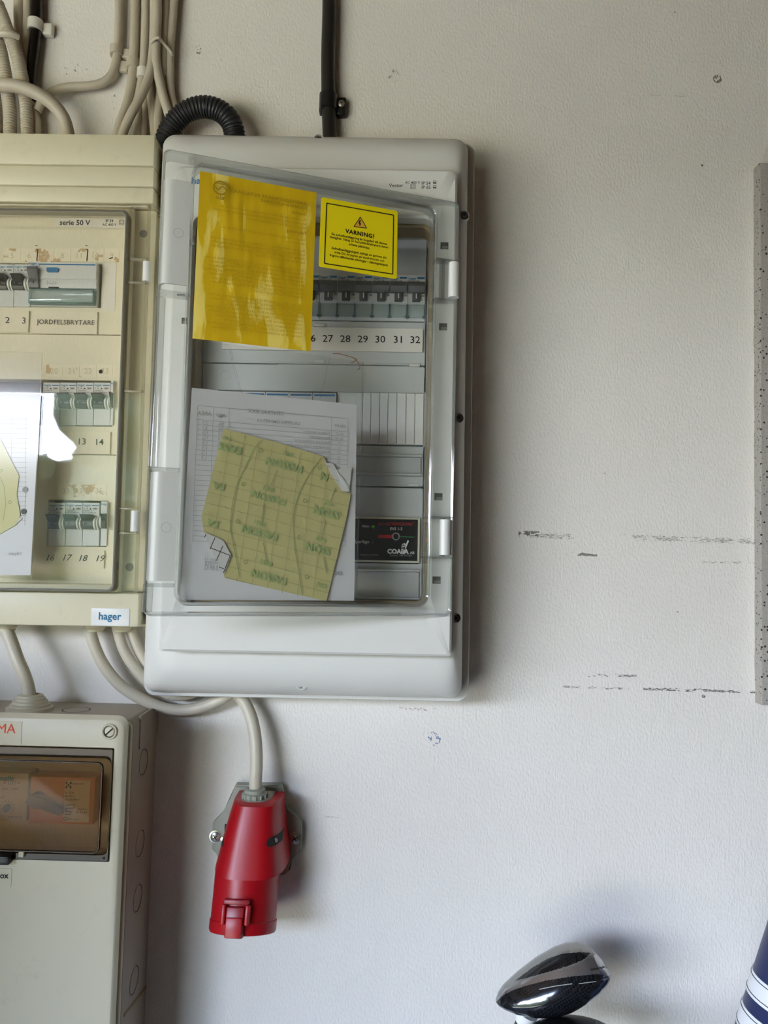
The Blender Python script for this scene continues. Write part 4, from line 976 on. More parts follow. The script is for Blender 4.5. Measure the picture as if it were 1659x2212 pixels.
bm = bmesh.new(); ring(bm, rr(.0003, w*.97, h*.025, h*.385, .001, 3), rr(w*.02, w*.95, h*.07, h*.36, .001, 3), -.0002, -.0060, .0003); obj('window_rim', bm, M['teal_edge'], lw)

# ---- printed strips in the cream cabinet
def cream_strip(label, l, t, r, b, texts, mat, ink='ink_g', d=LD+.0015, shear=0):
    x0, x1, z0, z1 = LF.rect(l, t, r, b, d); x1 = min(x1, ix1-.0005)
    s = thing('label_strip', label, 'label', LF.M @ T3(x0, -d, z0)); SF = Frame(LF.M @ T3(x0, -d, z0))
    obj('card', B(0, x1-x0, -.0004, .0016, 0, z1-z0), M[mat], s, 0)
    for body, pl, pr, bold in texts:
        bm = tnum(bmesh.new(), SF, body, ((pl[0]+pr[0])/2, pl[1]), 13.0, .0006, .002, 1.05) if body.isdigit() else tpx(bmesh.new(), SF, body, pl, pr, .0006, bold=bold)
        if shear:
            zb = SF.at(*pl, .0006).z
            for v in bm.verts: v.co.x += (v.co.z-zb)*shear
        obj('number' if body.isdigit() else 'lettering', bm, M[ink], s, 0)
    return s
cream_strip('cream card strip with printed 2 and 3 at left photo edge', -40, 671, 62, 717, [('2', (11.5, 698), (20, 698), 0), ('3', (47, 699), (56, 699), 0)], 'cstrip')
cream_strip('cream card strip printed JORDFELSBRYTARE', 70, 673, 210, 721, [('JORDFELSBRYTARE', (79, 700), (204, 702), 0)], 'cstrip')
cream_strip('cream card strip printed 11 to 14 in middle row', -40, 931, 238, 979, [('11', (95, 959), (110, 959), 0), ('12', (132, 959), (149, 959), 0), ('13', (169, 960), (186, 960), 0), ('14', (207, 961), (224, 961), 0)], 'cstrip')
cream_strip('cream card strip with slanted 16 to 19 in bottom row', 84, 1188, 225, 1227, [('16', (101, 1211), (115, 1211), 0), ('17', (137, 1211), (151, 1211), 0), ('18', (171, 1212), (186, 1212), 0), ('19', (208, 1212.5), (223, 1212.5), 0)], 'cream_in', 'ink_g', LD+.0015, .35)
# ---- document pocket on the closed door
pk = thing('plastic_sleeve', 'clear document sleeve taped on closed door of cream cabinet', 'sleeve', LF.M)
def lp(px, py, d=.083): A = LF.at(px, py, d); return (A.x, A.z)
sc2 = [lp(-60, 760), lp(94, 763), lp(70, 1249), lp(-60, 1245)]
obj('front_film', quadgrid(sc2, 6, 10, -.0850), M['sleeve'], pk, 80)
bm = bmesh.new(); line(bm, sc2[1], sc2[2], .0012, -.0852); line(bm, sc2[2], sc2[3], .0012, -.0852); line(bm, sc2[0], sc2[1], .0004, -.0852); obj('sleeve_edge', bm, M['clear_cream_edge'], pk, 0)
dc = thing('document', 'white list paper in sleeve on cream cabinet door', 'document', LF.M)
d4 = [lp(-60, 848), lp(87, 852), lp(66, 1243), lp(-60, 1240)]
obj('paper', quadgrid(d4, 6, 8, -.0832), M['paper'], dc, 80)
bm = bmesh.new()
for k in range(22): line(bm, lp(-10, 905+k*10.4), lp(62-k*.22, 906+k*10.4), .0003, -.0835)
for a in (26, 57): line(bm, lp(a, 900), lp(a-3, 1135), .0003, -.0835)
b_, a_ = LF.at(46, 1199, .084), LF.at(18, 1199, .084); text_into(bm, 'Objekt', (a_.x, a_.z), (b_.x, b_.z), -.0835, mirror=True); obj('mirrored_print', bm, M['ink_f'], dc, 0)
bm = bmesh.new(); disc(bm, lp(55, 1058), .0028, -.0838, 18); obj('punched_hole', bm, M['lgt_ink'], dc, 0)
bm = bmesh.new(); disc(bm, lp(52, 1105), .0028, -.0838, 18); obj('punched_hole', bm, M['ink_g'], dc, 0)
bp = thing('backing_paper', 'yellow sticker backing paper on cream cabinet document at left photo edge', 'paper', LF.M)
pol2 = [lp(*p) for p in ((-20, 905), (0, 946), (20, 985), (42, 1027), (37, 1068), (45, 1112), (37, 1133), (0, 1154), (-20, 1160))]
obj('paper', slab(bmesh.new(), pol2, -.0838, -.0842), M['backing'], bp, 0)
bm = bmesh.new()
for p in [(3, 1017), (23, 1085)]: disc(bm, lp(*p), .0018, -.0843, 14, .0012)
polyline(bm, [lp(-3, 1020), lp(10, 1050), lp(14, 1090), lp(8, 1125)], .0005, -.0843); obj('green_line', bm, M['green_l'], bp, 0)
bm = slab(bmesh.new(), [lp(*p) for p in ((38, 1118), (49, 1118), (47, 1122), (38, 1130))], -.0838, -.0841); obj('torn_edge', bm, M['torn'], bp, 0)

# ================================================================== LOWER LEFT BOX
BF = Frame(T3(-.33, 0, 1.2))
BX = thing('switch_box', 'deep grey plastic switch box with smoked window at lower left', 'electrical box', BF.M)
wl = WF.at(328, 1830, 0).x - BF.M.translation.x; wt_ = WF.at(170, 1517, 0).z - 1.2
ZB, XB = -.26, -.20
def bplate(x0, x1, z0, z1, yb, yf, r, bev, name, mat, parent):
    return obj(name, plate(x0, x1, z0, z1, yb, yf, (.001, .001, r, .001), bev, 5), mat, parent)
obj('base', plate(XB, wl, ZB, wt_, 0, -.078, (.001, .001, .008, .001), .0015, 6), M['boxbase'], BX)
obj('rim', plate(XB, wl-.0006, ZB, wt_-.0006, -.078, -.084, (.001, .001, .008, .001), .0012, 6), M['boxgrey'], BX)
# lid: sloped shoulders up to a flat face, with an opening for the window
lx = BF.at(254, 1850, .118).x; lz = BF.at(110, 1553, .118).z
gx = BF.at(242, 1740, .118).x; gz1_ = BF.at(110, 1612, .118).z; gz0_ = BF.at(150, 1860, .118).z
n = 6
O1 = rr(XB, wl-.0035, ZB, wt_-.0035, (.001, .001, .009, .001), n); O2 = rr(XB, lx+.0035, ZB, lz+.004, (.001, .001, .010, .001), n); O3 = rr(XB, lx+.001, ZB, lz+.001, (.001, .001, .010, .001), n); O4 = rr(XB, lx-.0004, ZB, lz-.0004, (.001, .001, .009, .001), n)
I1 = rr(XB+.001, gx, gz0_, gz1_, .0015, n)
bm = bmesh.new(); V = [[bm.verts.new(p) for p in r] for r in (xz(O1, -.083), xz(O1, -.086), xz(O2, -.1135), xz(O3, -.1168), xz(O4, -.118), xz(I1, -.118), xz(I1, -.083))]
for a, b in zip(V, V[1:]):
    for i in range(len(a)): bm.faces.new((a[i], a[(i+1) % len(a)], b[(i+1) % len(b)], b[i]))
obj('lid', bm, M['boxgrey'], BX, 40)
# screw in its ring
A = BF.at(237, 1580, .118)
bm = lathe(bmesh.new(), [(.0072, 0), (.0072, .0012), (.0066, .0018), (.0056, .0014), (.0054, -.001), (.0001, -.001)], (A.x, -.118, A.z), (0, -1, 0), 24)
sr = obj('screw_ring', bm, M['boxgrey'], BX); cross_screw(BX, BF, 237, 1580, .1182, .0050, M['boxgrey'], rot=.75, slot=True)
# device chamber behind the smoked window
bm = bmesh.new(); box(bm, XB+.001, gx, -.0835, -.080, gz0_, gz1_); obj('chamber_back', bm, M['chamber'], BX, 0)
dx0, dx1, dz0, dz1 = BF.rect(62, 1680, 202, 1782, .106)
od = thing('isolator_switch', 'orange isolator switch with black lever and white rating label behind smoked window', 'switch', BF.M)
obj('face', B(dx0, dx1, -.104, -.0835, dz0, dz1, .001), M['orange_dev'], od)
A = BF.at(75, 1733, .112)
obj('knob', lathe(bmesh.new(), [(.0078, 0), (.0078, .004), (.0068, .006), (.0001, .006)], (A.x, -.104, A.z), (0, -1, 0), 22), M['black_t'], od)
q = BF.at(131, 1756, .112); d_ = Vector((q.x-A.x, q.z-A.z)).normalized(); nn = Vector((-d_.y, d_.x)); a0 = Vector((A.x, A.z))
lv = [a0-d_*.008-nn*.004, a0+d_*.010-nn*.0035, Vector((q.x, q.z))-nn*.0028, Vector((q.x, q.z))+d_*.002, Vector((q.x, q.z))+nn*.0035, a0+d_*.010+nn*.0058, a0-d_*.008+nn*.004]
obj('lever', slab(bmesh.new(), [tuple(p) for p in lv], -.108, -.1125), M['black_t'], od, 25)
x0, x1, z0, z1 = BF.rect(137, 1686, 193, 1777, .1055)
rl = obj('rating_label', B(x0, x1, -.1046, -.1035, z0, z1), M['beige_dev'], od, 0)
bm = bmesh.new(); ww, hh = x1-x0, z1-z0
for k, (s, u0, u1, v) in enumerate([('Elstandard', .32, .72, .90), ('In  25 A', .05, .38, .68), ('Idn 0,3 A', .05, .40, .60), ('Un 220/380 V', .05, .60, .52), ('25 A 0,3 s', .55, .92, .30), ('SE 4,5 kA', .50, .92, .22), ('Test', .17, .34, .06), ('kontroll', .42, .62, .06)]):
    text_into(bm, s, (x0+ww*u0, z0+hh*v), (x0+ww*u1, z0+hh*v), -.1048, bold=.01)
for u, v in ((.04, .93), (.12, .88), (.04, .83), (.20, .93), (.20, .83)): line(bm, (x0+ww*u, z0+hh*v), (x0+ww*(u+.07), z0+hh*v), .0022, -.1048)
polyline(bm, [(x0+ww*p[0], z0+hh*p[1]) for p in ((.08, .40), (.42, .42), (.40, .34), (.10, .32), (.12, .24), (.30, .26), (.28, .18), (.06, .18))], .0007, -.1048)
disc(bm, (x0+ww*.09, z0+hh*.08), .0018, -.1048, 14, .0013)
obj('printed_rating', bm, M['ink_g'], rl, 0)
dx0b = BF.rect(-60, 1670, 58, 1775, .105)
tm = thing('timer_relay', 'beige timer relay with dark dial behind smoked window at left photo edge', 'relay', BF.M)
obj('face', B(dx0b[0], dx0b[1], -.1035, -.0835, dx0b[2], dx0b[3], .001), M['beige_dev'], tm)
A = BF.at(14, 1746, .105); obj('dial', lathe(bmesh.new(), [(.0038, 0), (.0036, .003), (.0001, .003)], (A.x, -.1035, A.z), (0, -1, 0), 18), M['black_t'], tm)
bm = bmesh.new()
for k in range(11):
    a = -.9+k*.46; line(bm, (A.x+.0055*cos(a), A.z+.0055*sin(a)), (A.x+.0072*cos(a), A.z+.0072*sin(a)), .0004, -.1038)
for p, q, s in [((16, 1767), (47, 1767), 'TYPE 212-D'), ((4, 1706), (40, 1706), '220V ~ 50Hz'), ((18, 1695), (36, 1695), 'UTT')]: tpx(bm, BF, s, p, q, .1036)
obj('printed_marking', bm, M['ink_g'], tm, 0)
obj('printed_logo', tpx(bmesh.new(), BF, 'Tmatic', (-10, 1686), (30, 1686), .1036, bold=.04), M['teal_ink'], tm, 0)
for a, b in ((9, 1692), (39, 1692), (4, 1722)):
    A = BF.at(a, b, .105); obj('lamp', lathe(bmesh.new(), [(.0013, 0), (.001, .001), (.0001, .0012)], (A.x, -.1034, A.z), (0, -1, 0), 12), M['red_d'], tm)
# smoked window: outer flange, raised tray and pane
sw = thing('smoked_window', 'smoked brown clear window flap of the lower left switch box', 'window', BF.M)
bx_, bz0_, bz1_ = BF.at(233, 1745, .122).x, BF.at(100, 1846, .122).z, BF.at(100, 1637, .122).z
bm = bmesh.new(); ring(bm, rr(XB+.001, gx-.0008, gz0_+.0008, gz1_-.0008, .001, n), rr(XB+.002, bx_, bz0_, bz1_, (.001, .006, .006, .001), n), -.1165, -.1195, .0005); obj('flange', bm, M['smoke_edge'], sw)
px_, pz0_, pz1_ = BF.at(216, 1745, .132).x, BF.at(100, 1842, .132).z, BF.at(100, 1646, .132).z
bm = bmesh.new(); R1 = rr(XB+.002, bx_, bz0_, bz1_, (.001, .006, .006, .001), n); R2 = rr(XB+.002, px_, pz0_, pz1_, (.001, .005, .005, .001), n)
loft(bm, [xz(R1, -.1195), xz(R2, -.130)], False, False); obj('tray_wall', bm, M['smoke'], sw)
bm = bmesh.new(); ring(bm, rr(XB+.0015, px_+.0006, pz0_-.0006, pz1_+.0006, (.001, .0055, .0055, .001), n), rr(XB+.0025, px_-.001, pz0_+.001, pz1_-.001, (.001, .0045, .0045, .001), n), -.1285, -.1308, .0005); obj('tray_edge', bm, M['smoke_edge'], sw)
obj('pane', plate(XB+.002, px_-.0005, pz0_+.0005, pz1_-.0005, -.1288, -.1302, (.001, .005, .005, .001), .0003, n), M['smoke'], sw)
A = BF.at(224, 1854, .12); obj('corner_hole', disc(bmesh.new(), (A.x, A.z), .0012, -.1198, 12), M['dark'], sw, 0)
p, q = BF.at(-20, 1845, .122), BF.at(24, 1866, .122)
lt = obj('latch', B(p.x, q.x, -.127, -.1185, q.z, p.z, .0018), M['black_t'], sw)
p, q = BF.at(40, 1838, .122), BF.at(51, 1852, .122); obj('latch_pin', B(p.x, q.x, -.1225, -.1185, q.z, p.z, .0006), M['boxgrey'], sw)
# name plates
def nplate(l, t, r, b, body, pl, pr, mat, bold):
    x0, x1, z0, z1 = BF.rect(l, t, r, b, .118); o = obj('name_plate', B(max(x0, XB+.001), x1, -.1184, -.1175, z0, z1), M['boxgrey'], BX, 0)
    obj('printed_logo', tpx(bmesh.new(), BF, body, pl, pr, .1185, bold=bold), M[mat], o, 0)
nplate(-60, 1557, 47, 1607, 'MA', (-6, 1583), (33, 1584), 'red_logo', 0)
nplate(-60, 1875, 25, 1915, 'ox', (0, 1897), (19, 1897), 'ink', .03)
# knock-outs on the side and the top, corner block and foot slot
for y in (1645, 1820, 1938, 2115):
    A = BF.at(305 - (y-1830)*.042, y, .035) if False else None
    xs_ = wl; zc = BF.at(308-(y-1830)*.044, y, .040).z
    bm = bmesh.new(); N = 28
    def circ(r, x): return [(x, -.042+r*cos(2*pi*i/N), zc+r*sin(2*pi*i/N)) for i in range(N)]
    loft(bm, [circ(.0140, xs_-.0002), circ(.0139, xs_+.0006), circ(.0130, xs_+.0006), circ(.0129, xs_-.0002)], False, False); ko = obj('knock_out', bm, M['boxbase'], BX, 0)
    loftb = loft(bmesh.new(), [circ(.0129, xs_+.00015), circ(.0122, xs_+.00015)], False, False); obj('knock_out_groove', loftb, M['dark'], ko, 0)
A = BF.at(165, 1530, .04); bm = bmesh.new(); N = 28
for x_ in (A.x,):
    def ct(r, z): return [(x_+r*cos(2*pi*i/N), -.040+r*sin(2*pi*i/N), z) for i in range(N)]
    loft(bm, [ct(.0140, wt_+.0002), ct(.0130, wt_+.0002)], False, False)
obj('knock_out_groove', bm, M['dark'], BX, 0)
bm = loft(bmesh.new(), [[(x, 0, wt_-.030), (x, -.045, wt_-.035), (x, -.060, wt_-.033), (x, -.060, wt_), (x, 0, wt_)] for x in (wl-.001, wl+.0012)]); obj('corner_block', bm, M['boxbase'], BX, 0)
bm = loft(bmesh.new(), [[(x, 0, WF.at(318, 2128, 0).z-1.2), (x, -.070, WF.at(270, 2190, .07).z-1.2), (x, -.070, WF.at(270, 2197, .07).z-1.2), (x, 0, WF.at(318, 2135, 0).z-1.2)] for x in (wl-.001, wl+.0006)]); obj('foot_slot', bm, M['gasket'], BX, 0)
# stepped grommet on top
gg = thing('cable_grommet', 'stepped grey rubber cable grommet on top of lower left box', 'grommet', T3(0, 0, 0))
A = WF.at(65, 1522, .046); zt = 1.2+wt_
obj('cone', lathe(bmesh.new(), [(.0225, -.001), (.0228, .003), (.0205, .0042), (.0195, .0042), (.0195, .0062), (.0172, .0070), (.0168, .0094), (.0148, .0102), (.0144, .0124), (.0125, .0132), (.0122, .0152), (.0085, .0162), (.0085, .012)], (A.x, -.046, zt), (0, 0, 1), 32), M['boxgrey'], gg, 50)
GR = Vector((A.x, -.046, zt))

# ================================================================== CABLES
def cable(label, P, r, mat, name='cable', group=None, rib=None, n=14):
    o = obj(name, tube(bmesh.new(), wpath(P) if not isinstance(P[0], Vector) else P, r, n, rib=rib), M[mat]); return tag(o, label, 'cable' if not rib else 'conduit', group)
up = 'painted cables running up the wall'
cable('thick off-white cable bending from cream cabinet into stepped grommet', [WF.at(8, 1345, .035), WF.at(22, 1380, .04), WF.at(38, 1425, .046), WF.at(54, 1462, .047), WF.at(62, 1492, .046), GR+Vector((0, 0, .004))], .0066, 'cable2')
cable('long grey-white cable sagging lowest under both cabinets', [(192, 1350, .022), (204, 1395, .022), (226, 1440, .020), (262, 1482, .018), (318, 1516, .016), (372, 1533, .015), (425, 1530, .015), (470, 1514, .016), (508, 1490, .020), (530, 1465, .020)], .0061, 'cable2')
cable('grey-white cable looping just above the lowest sagging one', [(252, 1350, .016), (266, 1400, .016), (290, 1440, .014), (322, 1474, .013), (362, 1499, .012), (400, 1502, .012), (436, 1488, .013), (460, 1462, .013)], .0056, 'cable2')
cable('short grey-white cable disappearing behind grey panel corner', [(282, 1350, .009), (292, 1385, .009), (308, 1420, .008), (335, 1455, .008), (370, 1480, .008)], .0055, 'cable2')
cable('pale cable curving down into the red socket', [(470, 1470, .014), (498, 1488, .016), (522, 1508, .018), (541, 1545, .022), (551, 1590, .027), (554, 1640, .032), (552, 1690, .036), (551, 1715, .036)], .0066, 'cable2')
for y0_, (a, q) in enumerate([(206, .022), (264, .016), (14, .036)]):
    A = WF.at(a, 1366, q); s = obj('cable_gland', lathe(bmesh.new(), [(.0105, 0), (.0105, .005), (.0085, .007), (.0085, .009)], (A.x, -q, fz0+1.66-.0005), (0, 0, -1), 20), M['cream'])
    tag(s, ['pale cable gland under cream cabinet, left of the pair', 'pale cable gland under cream cabinet, right of the pair', 'pale cable gland under cream cabinet above stepped grommet'][y0_], 'cable gland')
# top left bundle
cable('thick painted cable arching across both ribbed conduits', [(-40, 178, .042), (0, 183, .044), (40, 187, .044), (82, 203, .040), (115, 226, .034), (137, 254, .028), (147, 292, .024), (149, 320, .024)], .0071, 'cable')
cable('ribbed painted conduit, right one of the pair at left edge', [(-6, 6, .030), (14, 58, .028), (30, 100, .026), (43, 145, .022), (52, 195, .020), (58, 250, .020), (60, 320, .020)], .0069, 'conduit', 'conduit', None, (.0030, .0008))
cable('ribbed painted conduit, left one of the pair at left edge', [(-24, 40, .028), (-4, 90, .026), (8, 140, .022), (16, 190, .020), (22, 240, .020), (22, 320, .020)], .0069, 'conduit', 'conduit', None, (.0030, .0008))
cable('ribbed painted conduit mostly hidden at far left photo edge', [(-16, 190, .018), (-10, 240, .018), (-9, 320, .018)], .0074, 'conduit', 'conduit', None, (.0030, .0008))
cable('painted cable between ribbed conduit and black cable, left of two', [(40, -40, .010), (40, 40, .010), (44, 90, .010), (52, 140, .012), (62, 200, .012)], .0052, 'cable', group=up)
cable('painted cable beside the black cable at top left', [(60, -40, .009), (59, 40, .009), (58, 100, .009), (60, 160, .009), (66, 220, .010), (78, 260, .012), (76, 320, .012)], .0050, 'cable', group=up)
cable('glossy black cable behind painted conduits at top left', [(80, -40, .010), (79, 30, .010), (75, 90, .010), (69, 140, .010), (66, 190, .010), (68, 250, .008)], .0062, 'blackgloss')
cable('painted cable turning left in a wide elbow', [(258, -40, .008), (257, 40, .008), (254, 100, .008), (250, 135, .008), (241, 162, .009), (222, 179, .011), (190, 186, .013), (150, 188, .015), (118, 196, .016), (95, 212, .014), (80, 240, .013)], .0047, 'cable')
cable('painted cable with round clip, running to cabinet top left of crossing pair', [(292, -40, .008), (291, 50, .008), (288, 130, .008), (284, 180, .009), (274, 225, .013), (258, 270, .018), (246, 320, .020)], .0050, 'cable', group=up)
cable('painted cable with torn clip, crossing down left over its neighbour', [(334, -40, .016), (333, 60, .016), (330, 120, .018), (322, 165, .022), (306, 205, .026), (284, 245, .028), (266, 285, .026), (258, 320, .024)], .0050, 'cable', group=up)
cable('thin painted cable just right of the dashed gap', [(315, -40, .008), (314, 50, .008), (311, 130, .008), (307, 170, .008), (300, 215, .009), (296, 320, .010)], .0047, 'cable', group=up)
cable('painted cable curving right at the tie toward black conduit', [(340, -40, .022), (339, 40, .022), (337, 92, .022), (338, 140, .020), (348, 190, .018), (361, 235, .016), (374, 275, .014), (378, 310, .014)], .0052, 'cable', group=up)
cable('painted cable second from right of the tied bundle', [(358, -40, .012), (356, 40, .012), (353, 100, .012), (352, 150, .012), (346, 205, .010), (340, 260, .010), (340, 320, .010)], .0049, 'cable', group=up)
cable('rightmost painted cable of the tied bundle', [(378, -40, .010), (374, 30, .010), (369, 90, .010), (367, 150, .010), (369, 200, .009), (380, 245, .009), (388, 300, .009)], .0046, 'cable', group=up)
cable('painted cable ending behind cream cabinet top below torn clip', [(325, 150, .010), (326, 200, .009), (330, 250, .009), (338, 320, .010)], .0047, 'cable', group=up)
cable('short painted cable deep between crossing cables above cabinet', [(318, 175, .006), (312, 230, .006), (306, 320, .006)], .0046, 'cable', group=up)
# black conduit arching from behind the cream cabinet into the grey panel
cable('black ribbed flexible conduit arching above grey panel corner', [(352, 345, .020), (357, 305, .022), (374, 268, .026), (404, 241, .030), (441, 231, .032), (475, 240, .032), (499, 264, .030), (508, 300, .026), (508, 330, .024)], .0117, 'rubber', 'black_conduit', None, (.0040, .0013), 22)
cable('thick black cable rising straight above grey panel', [(712, -40, .011), (711, 40, .011), (709, 110, .011), (709, 170, .011), (710, 230, .011), (712, 290, .012), (712, 330, .012)], .0079, 'blackcable', n=18)
# clips and ties
def clip(label, px, py, d, r, w, side, mat, screw=True):
    A = WF.at(px, py, d); t = thing('cable_clip', label, 'cable clip', T3(A.x, 0, A.z)); N = 14
    ro, ri = r+.0022, r+.0002; out = []; inn = []
    for k in range(N+1):
        a = -pi/2*1.0 - pi/2 + pi*k/N
        out.append((ro*cos(a-pi/2*0), -d+ro*sin(a))); inn.append((ri*cos(a), -d+ri*sin(a)))
    P = [(-ro, -.001)]+out[::1]+[(ro, -.001), (ri, -.001)]+inn[::-1]+[(-ri, -.001)]
    P = [(-ro, 0)]+[(ro*cos(pi+pi*k/N), -d+ro*sin(pi+pi*k/N)) for k in range(N+1)]+[(ro, 0), (ri, 0)]+[(ri*cos(2*pi-pi*k/N), -d+ri*sin(2*pi-pi*k/N)) for k in range(N+1)]+[(-ri, 0)]
    bm = loft(bmesh.new(), [[(p[0], p[1], z) for p in P] for z in (-w/2, w/2)]); obj('band', bm, M[mat], t, 30)
    bm = B(side*(ro-.001) if side > 0 else -ro-.010, ro+.010 if side > 0 else -(ro-.001), -d*.9, 0, -w*.7, w*.45, .002); obj('lug', bm, M[mat], t)
    if screw:
        bm = lathe(bmesh.new(), [(.0040, 0), (.0038, .001), (.002, .0018), (.0001, .002)], (side*(ro+.0045), -d*.9, 0), (0, -1, 0), 16); s = obj('screw', bm, M['steel'], t)
        bm = bmesh.new()
        for a in (.5, 2.07): line(bm, (side*(ro+.0045)-.0022*cos(a), -.0022*sin(a)), (side*(ro+.0045)+.0022*cos(a), .0022*sin(a)), .0008, -d*.9-.0021)
        obj('screw_slot', bm, M['dark'], s, 0)
    return t
clip('black cable clip with zinc screw on thick black cable', 709, 222, .011, .0079, .018, 1, 'black')
clip('white cable clip on the glossy black cable', 76, 56, .010, .0062, .012, 1, 'clip', False)
clip('painted round cable clip on the elbow cable', 251, 110, .008, .0047, .010, 1, 'cable', False)
clip('painted round cable clip left of torn clip', 287, 138, .008, .0050, .011, -1, 'cable', False)
clip('torn white painted clip on thin cable right of round clip', 309, 160, .008, .0047, .011, 1, 'clip', False)
bm = tube(bmesh.new(), wpath([(326, 92, .026), (334, 84, .030), (342, 82, .031), (350, 90, .024), (360, 101, .019), (370, 114, .016), (371, 122, .010)]), .0017, 8)
t = obj('cable_tie', bm, M['tie']); tag(t, 'clear cable tie round the tied bundle of painted cables', 'cable tie')
bm = tube(bmesh.new(), wpath([(-30, 74, .030), (0, 73, .038), (24, 74, .037), (40, 80, .032)]), .0036, 8)
tag(obj('cable_tie', bm, M['tie']), 'pale painted tie across ribbed conduits at left edge', 'cable tie')

# ================================================================== RED SOCKET
RS = thing('wall_socket', 'red industrial wall socket on grey back plate with sprung flap', 'socket', T3(WF.at(535, 1850, 0).x, 0, WF.at(535, 1850, 0).z))
RF = Frame(RS.matrix_world.copy() if False else T3(WF.at(535, 1850, 0).x, 0, WF.at(535, 1850, 0).z))
def rp_(px, py, d): A = RF.at(px, py, d); return (A.x, A.z)
pl_ = [rp_(*p, .014) for p in ((507, 1698), (608, 1698), (617, 1748), (651, 1781), (649, 1843), (627, 1856), (626, 1882), (612, 1893), (480, 1893), (470, 1845), (457, 1836), (458, 1780), (487, 1750))]
bm = bmesh.new(); loft(bm, [xz(pl_, 0), xz(pl_, -.0125)]); es = [e for e in bm.edges if all(abs(v.co.y+.0125) < 1e-6 for v in e.verts)]
bmesh.ops.bevel(bm, geom=es, offset=.0015, segments=2, affect='EDGES'); obj('back_plate', bm, M['sockgrey'], RS, 30)
def dring(xl, xr, z, yb, yf, N=20, tilt=0.0):
    """D-shaped cross section: flat back, rounded front"""
    out = []; c = (xl+xr)/2; hw = (xr-xl)/2; D = yf-yb
    for k in range(N+1):
        a = pi*k/N; ex = .62
        x = c - hw*(abs(cos(a))**ex)*(1 if cos(a) > 0 else -1); y = yb + D*(sin(a)**ex)
        out.append((x, y, z+tilt*(y-yb)))
    return out
st = []
for l, r, y, yf, tilt in [(508, 608, 1733, -.054, .0), (504, 609, 1741, -.059, .0), (494, 611, 1778, -.064, 0), (484, 614, 1820, -.069, 0), (475, 618, 1858, -.073, 0), (466, 621, 1899, -.078, 0)]:
    d = .030; z = rp_(545, y, -yf-.004)[1]; a = rp_(l, y, .035)[0]; b = rp_(r, y, .035)[0]; st.append(dring(a, b, z, -.012, yf, 22, tilt))
rb = obj('housing', loft(bmesh.new(), st), M['red'], RS, 40)
zt_ = st[0][0][2]
# grey top insert and gland nut around the cable
a0, a1 = rp_(520, 1714, .03)[0], rp_(590, 1714, .03)[0]
bm = loft(bmesh.new(), [dring(a0, a1, zt_+.0006, -.010, -.050, 16), dring(a0, a1, zt_-.004, -.010, -.050, 16)]); obj('top_insert', bm, M['sockgrey'], RS)
A = RF.at(551, 1712, .036); bm = lathe(bmesh.new(), [(.0125, 0), (.0125, .005), (.0105, .0062), (.0105, .009), (.0090, .010), (.0072, .010), (.0072, .006)], (A.x, -.036, zt_), (0, 0, 1), 24); gn = obj('gland_nut', bm, M['sockgrey'], RS)
for k in range(14):
    a = 2*pi*k/14; c = Vector((A.x+.0125*cos(a), -.036+.0125*sin(a), 0)); obj('nut_rib', cyl(bmesh.new(), (c.x, c.y, zt_), (c.x, c.y, zt_+.0048), .0012, n=8), M['sockgrey'], gn)
# round socket barrel leaning forward, rim and flap
c0 = Vector((RF.at(534, 1890, .046).x, -.046, RF.at(534, 1890, .046).z)); c1 = RF.at(524, 2010, .060); c1 = Vector((c1.x, -.060, c1.z))
ax = (c1-c0).normalized(); R0 = .0320
obj('barrel', lathe(bmesh.new(), [(R0, -.004), (R0, (c1-c0).length-.010)], c0, ax, 40), M['red'], RS)
Lb = (c1-c0).length
obj('cap_rim', lathe(bmesh.new(), [(R0+.0003, Lb-.011), (R0+.0009, Lb-.0105), (R0+.0009, Lb-.002), (R0, Lb)], c0, ax, 40), M['red'], RS)
fr_ = Vector((-.08, -1, 0)).normalized(); fr_ = (fr_-ax*fr_.dot(ax)).normalized(); sd = ax.cross(fr_)
def flapM(off, s): M4 = Matrix((sd, fr_, ax)).transposed().to_4x4(); return Matrix.Translation(c0+fr_*off+ax*s) @ M4
def placed(bm, Mx): bmesh.ops.transform(bm, matrix=Mx, verts=bm.verts); return bm
obj('flap', placed(B(-.0088, .0088, -.003, .0060, -.010, .017, .0016), flapM(R0-.001, Lb-.0155)), M['red_d'], RS)
obj('flap_lip', placed(B(-.0080, .0080, .004, .0078, -.001, .0165, .0012), flapM(R0-.001, Lb-.0155)), M['red'], RS)
for s_ in (-1, 1): obj('flap_ear', placed(B(s_*.0115-.0022, s_*.0115+.0022, -.004, .0058, -.012, .006, .0016), flapM(R0-.001, Lb-.0155)), M['red'], RS)
obj('flap_hinge', placed(B(-.0125, .0125, -.003, .0050, -.0165, -.0115, .0015), flapM(R0-.001, Lb-.0155)), M['red_d'], RS)
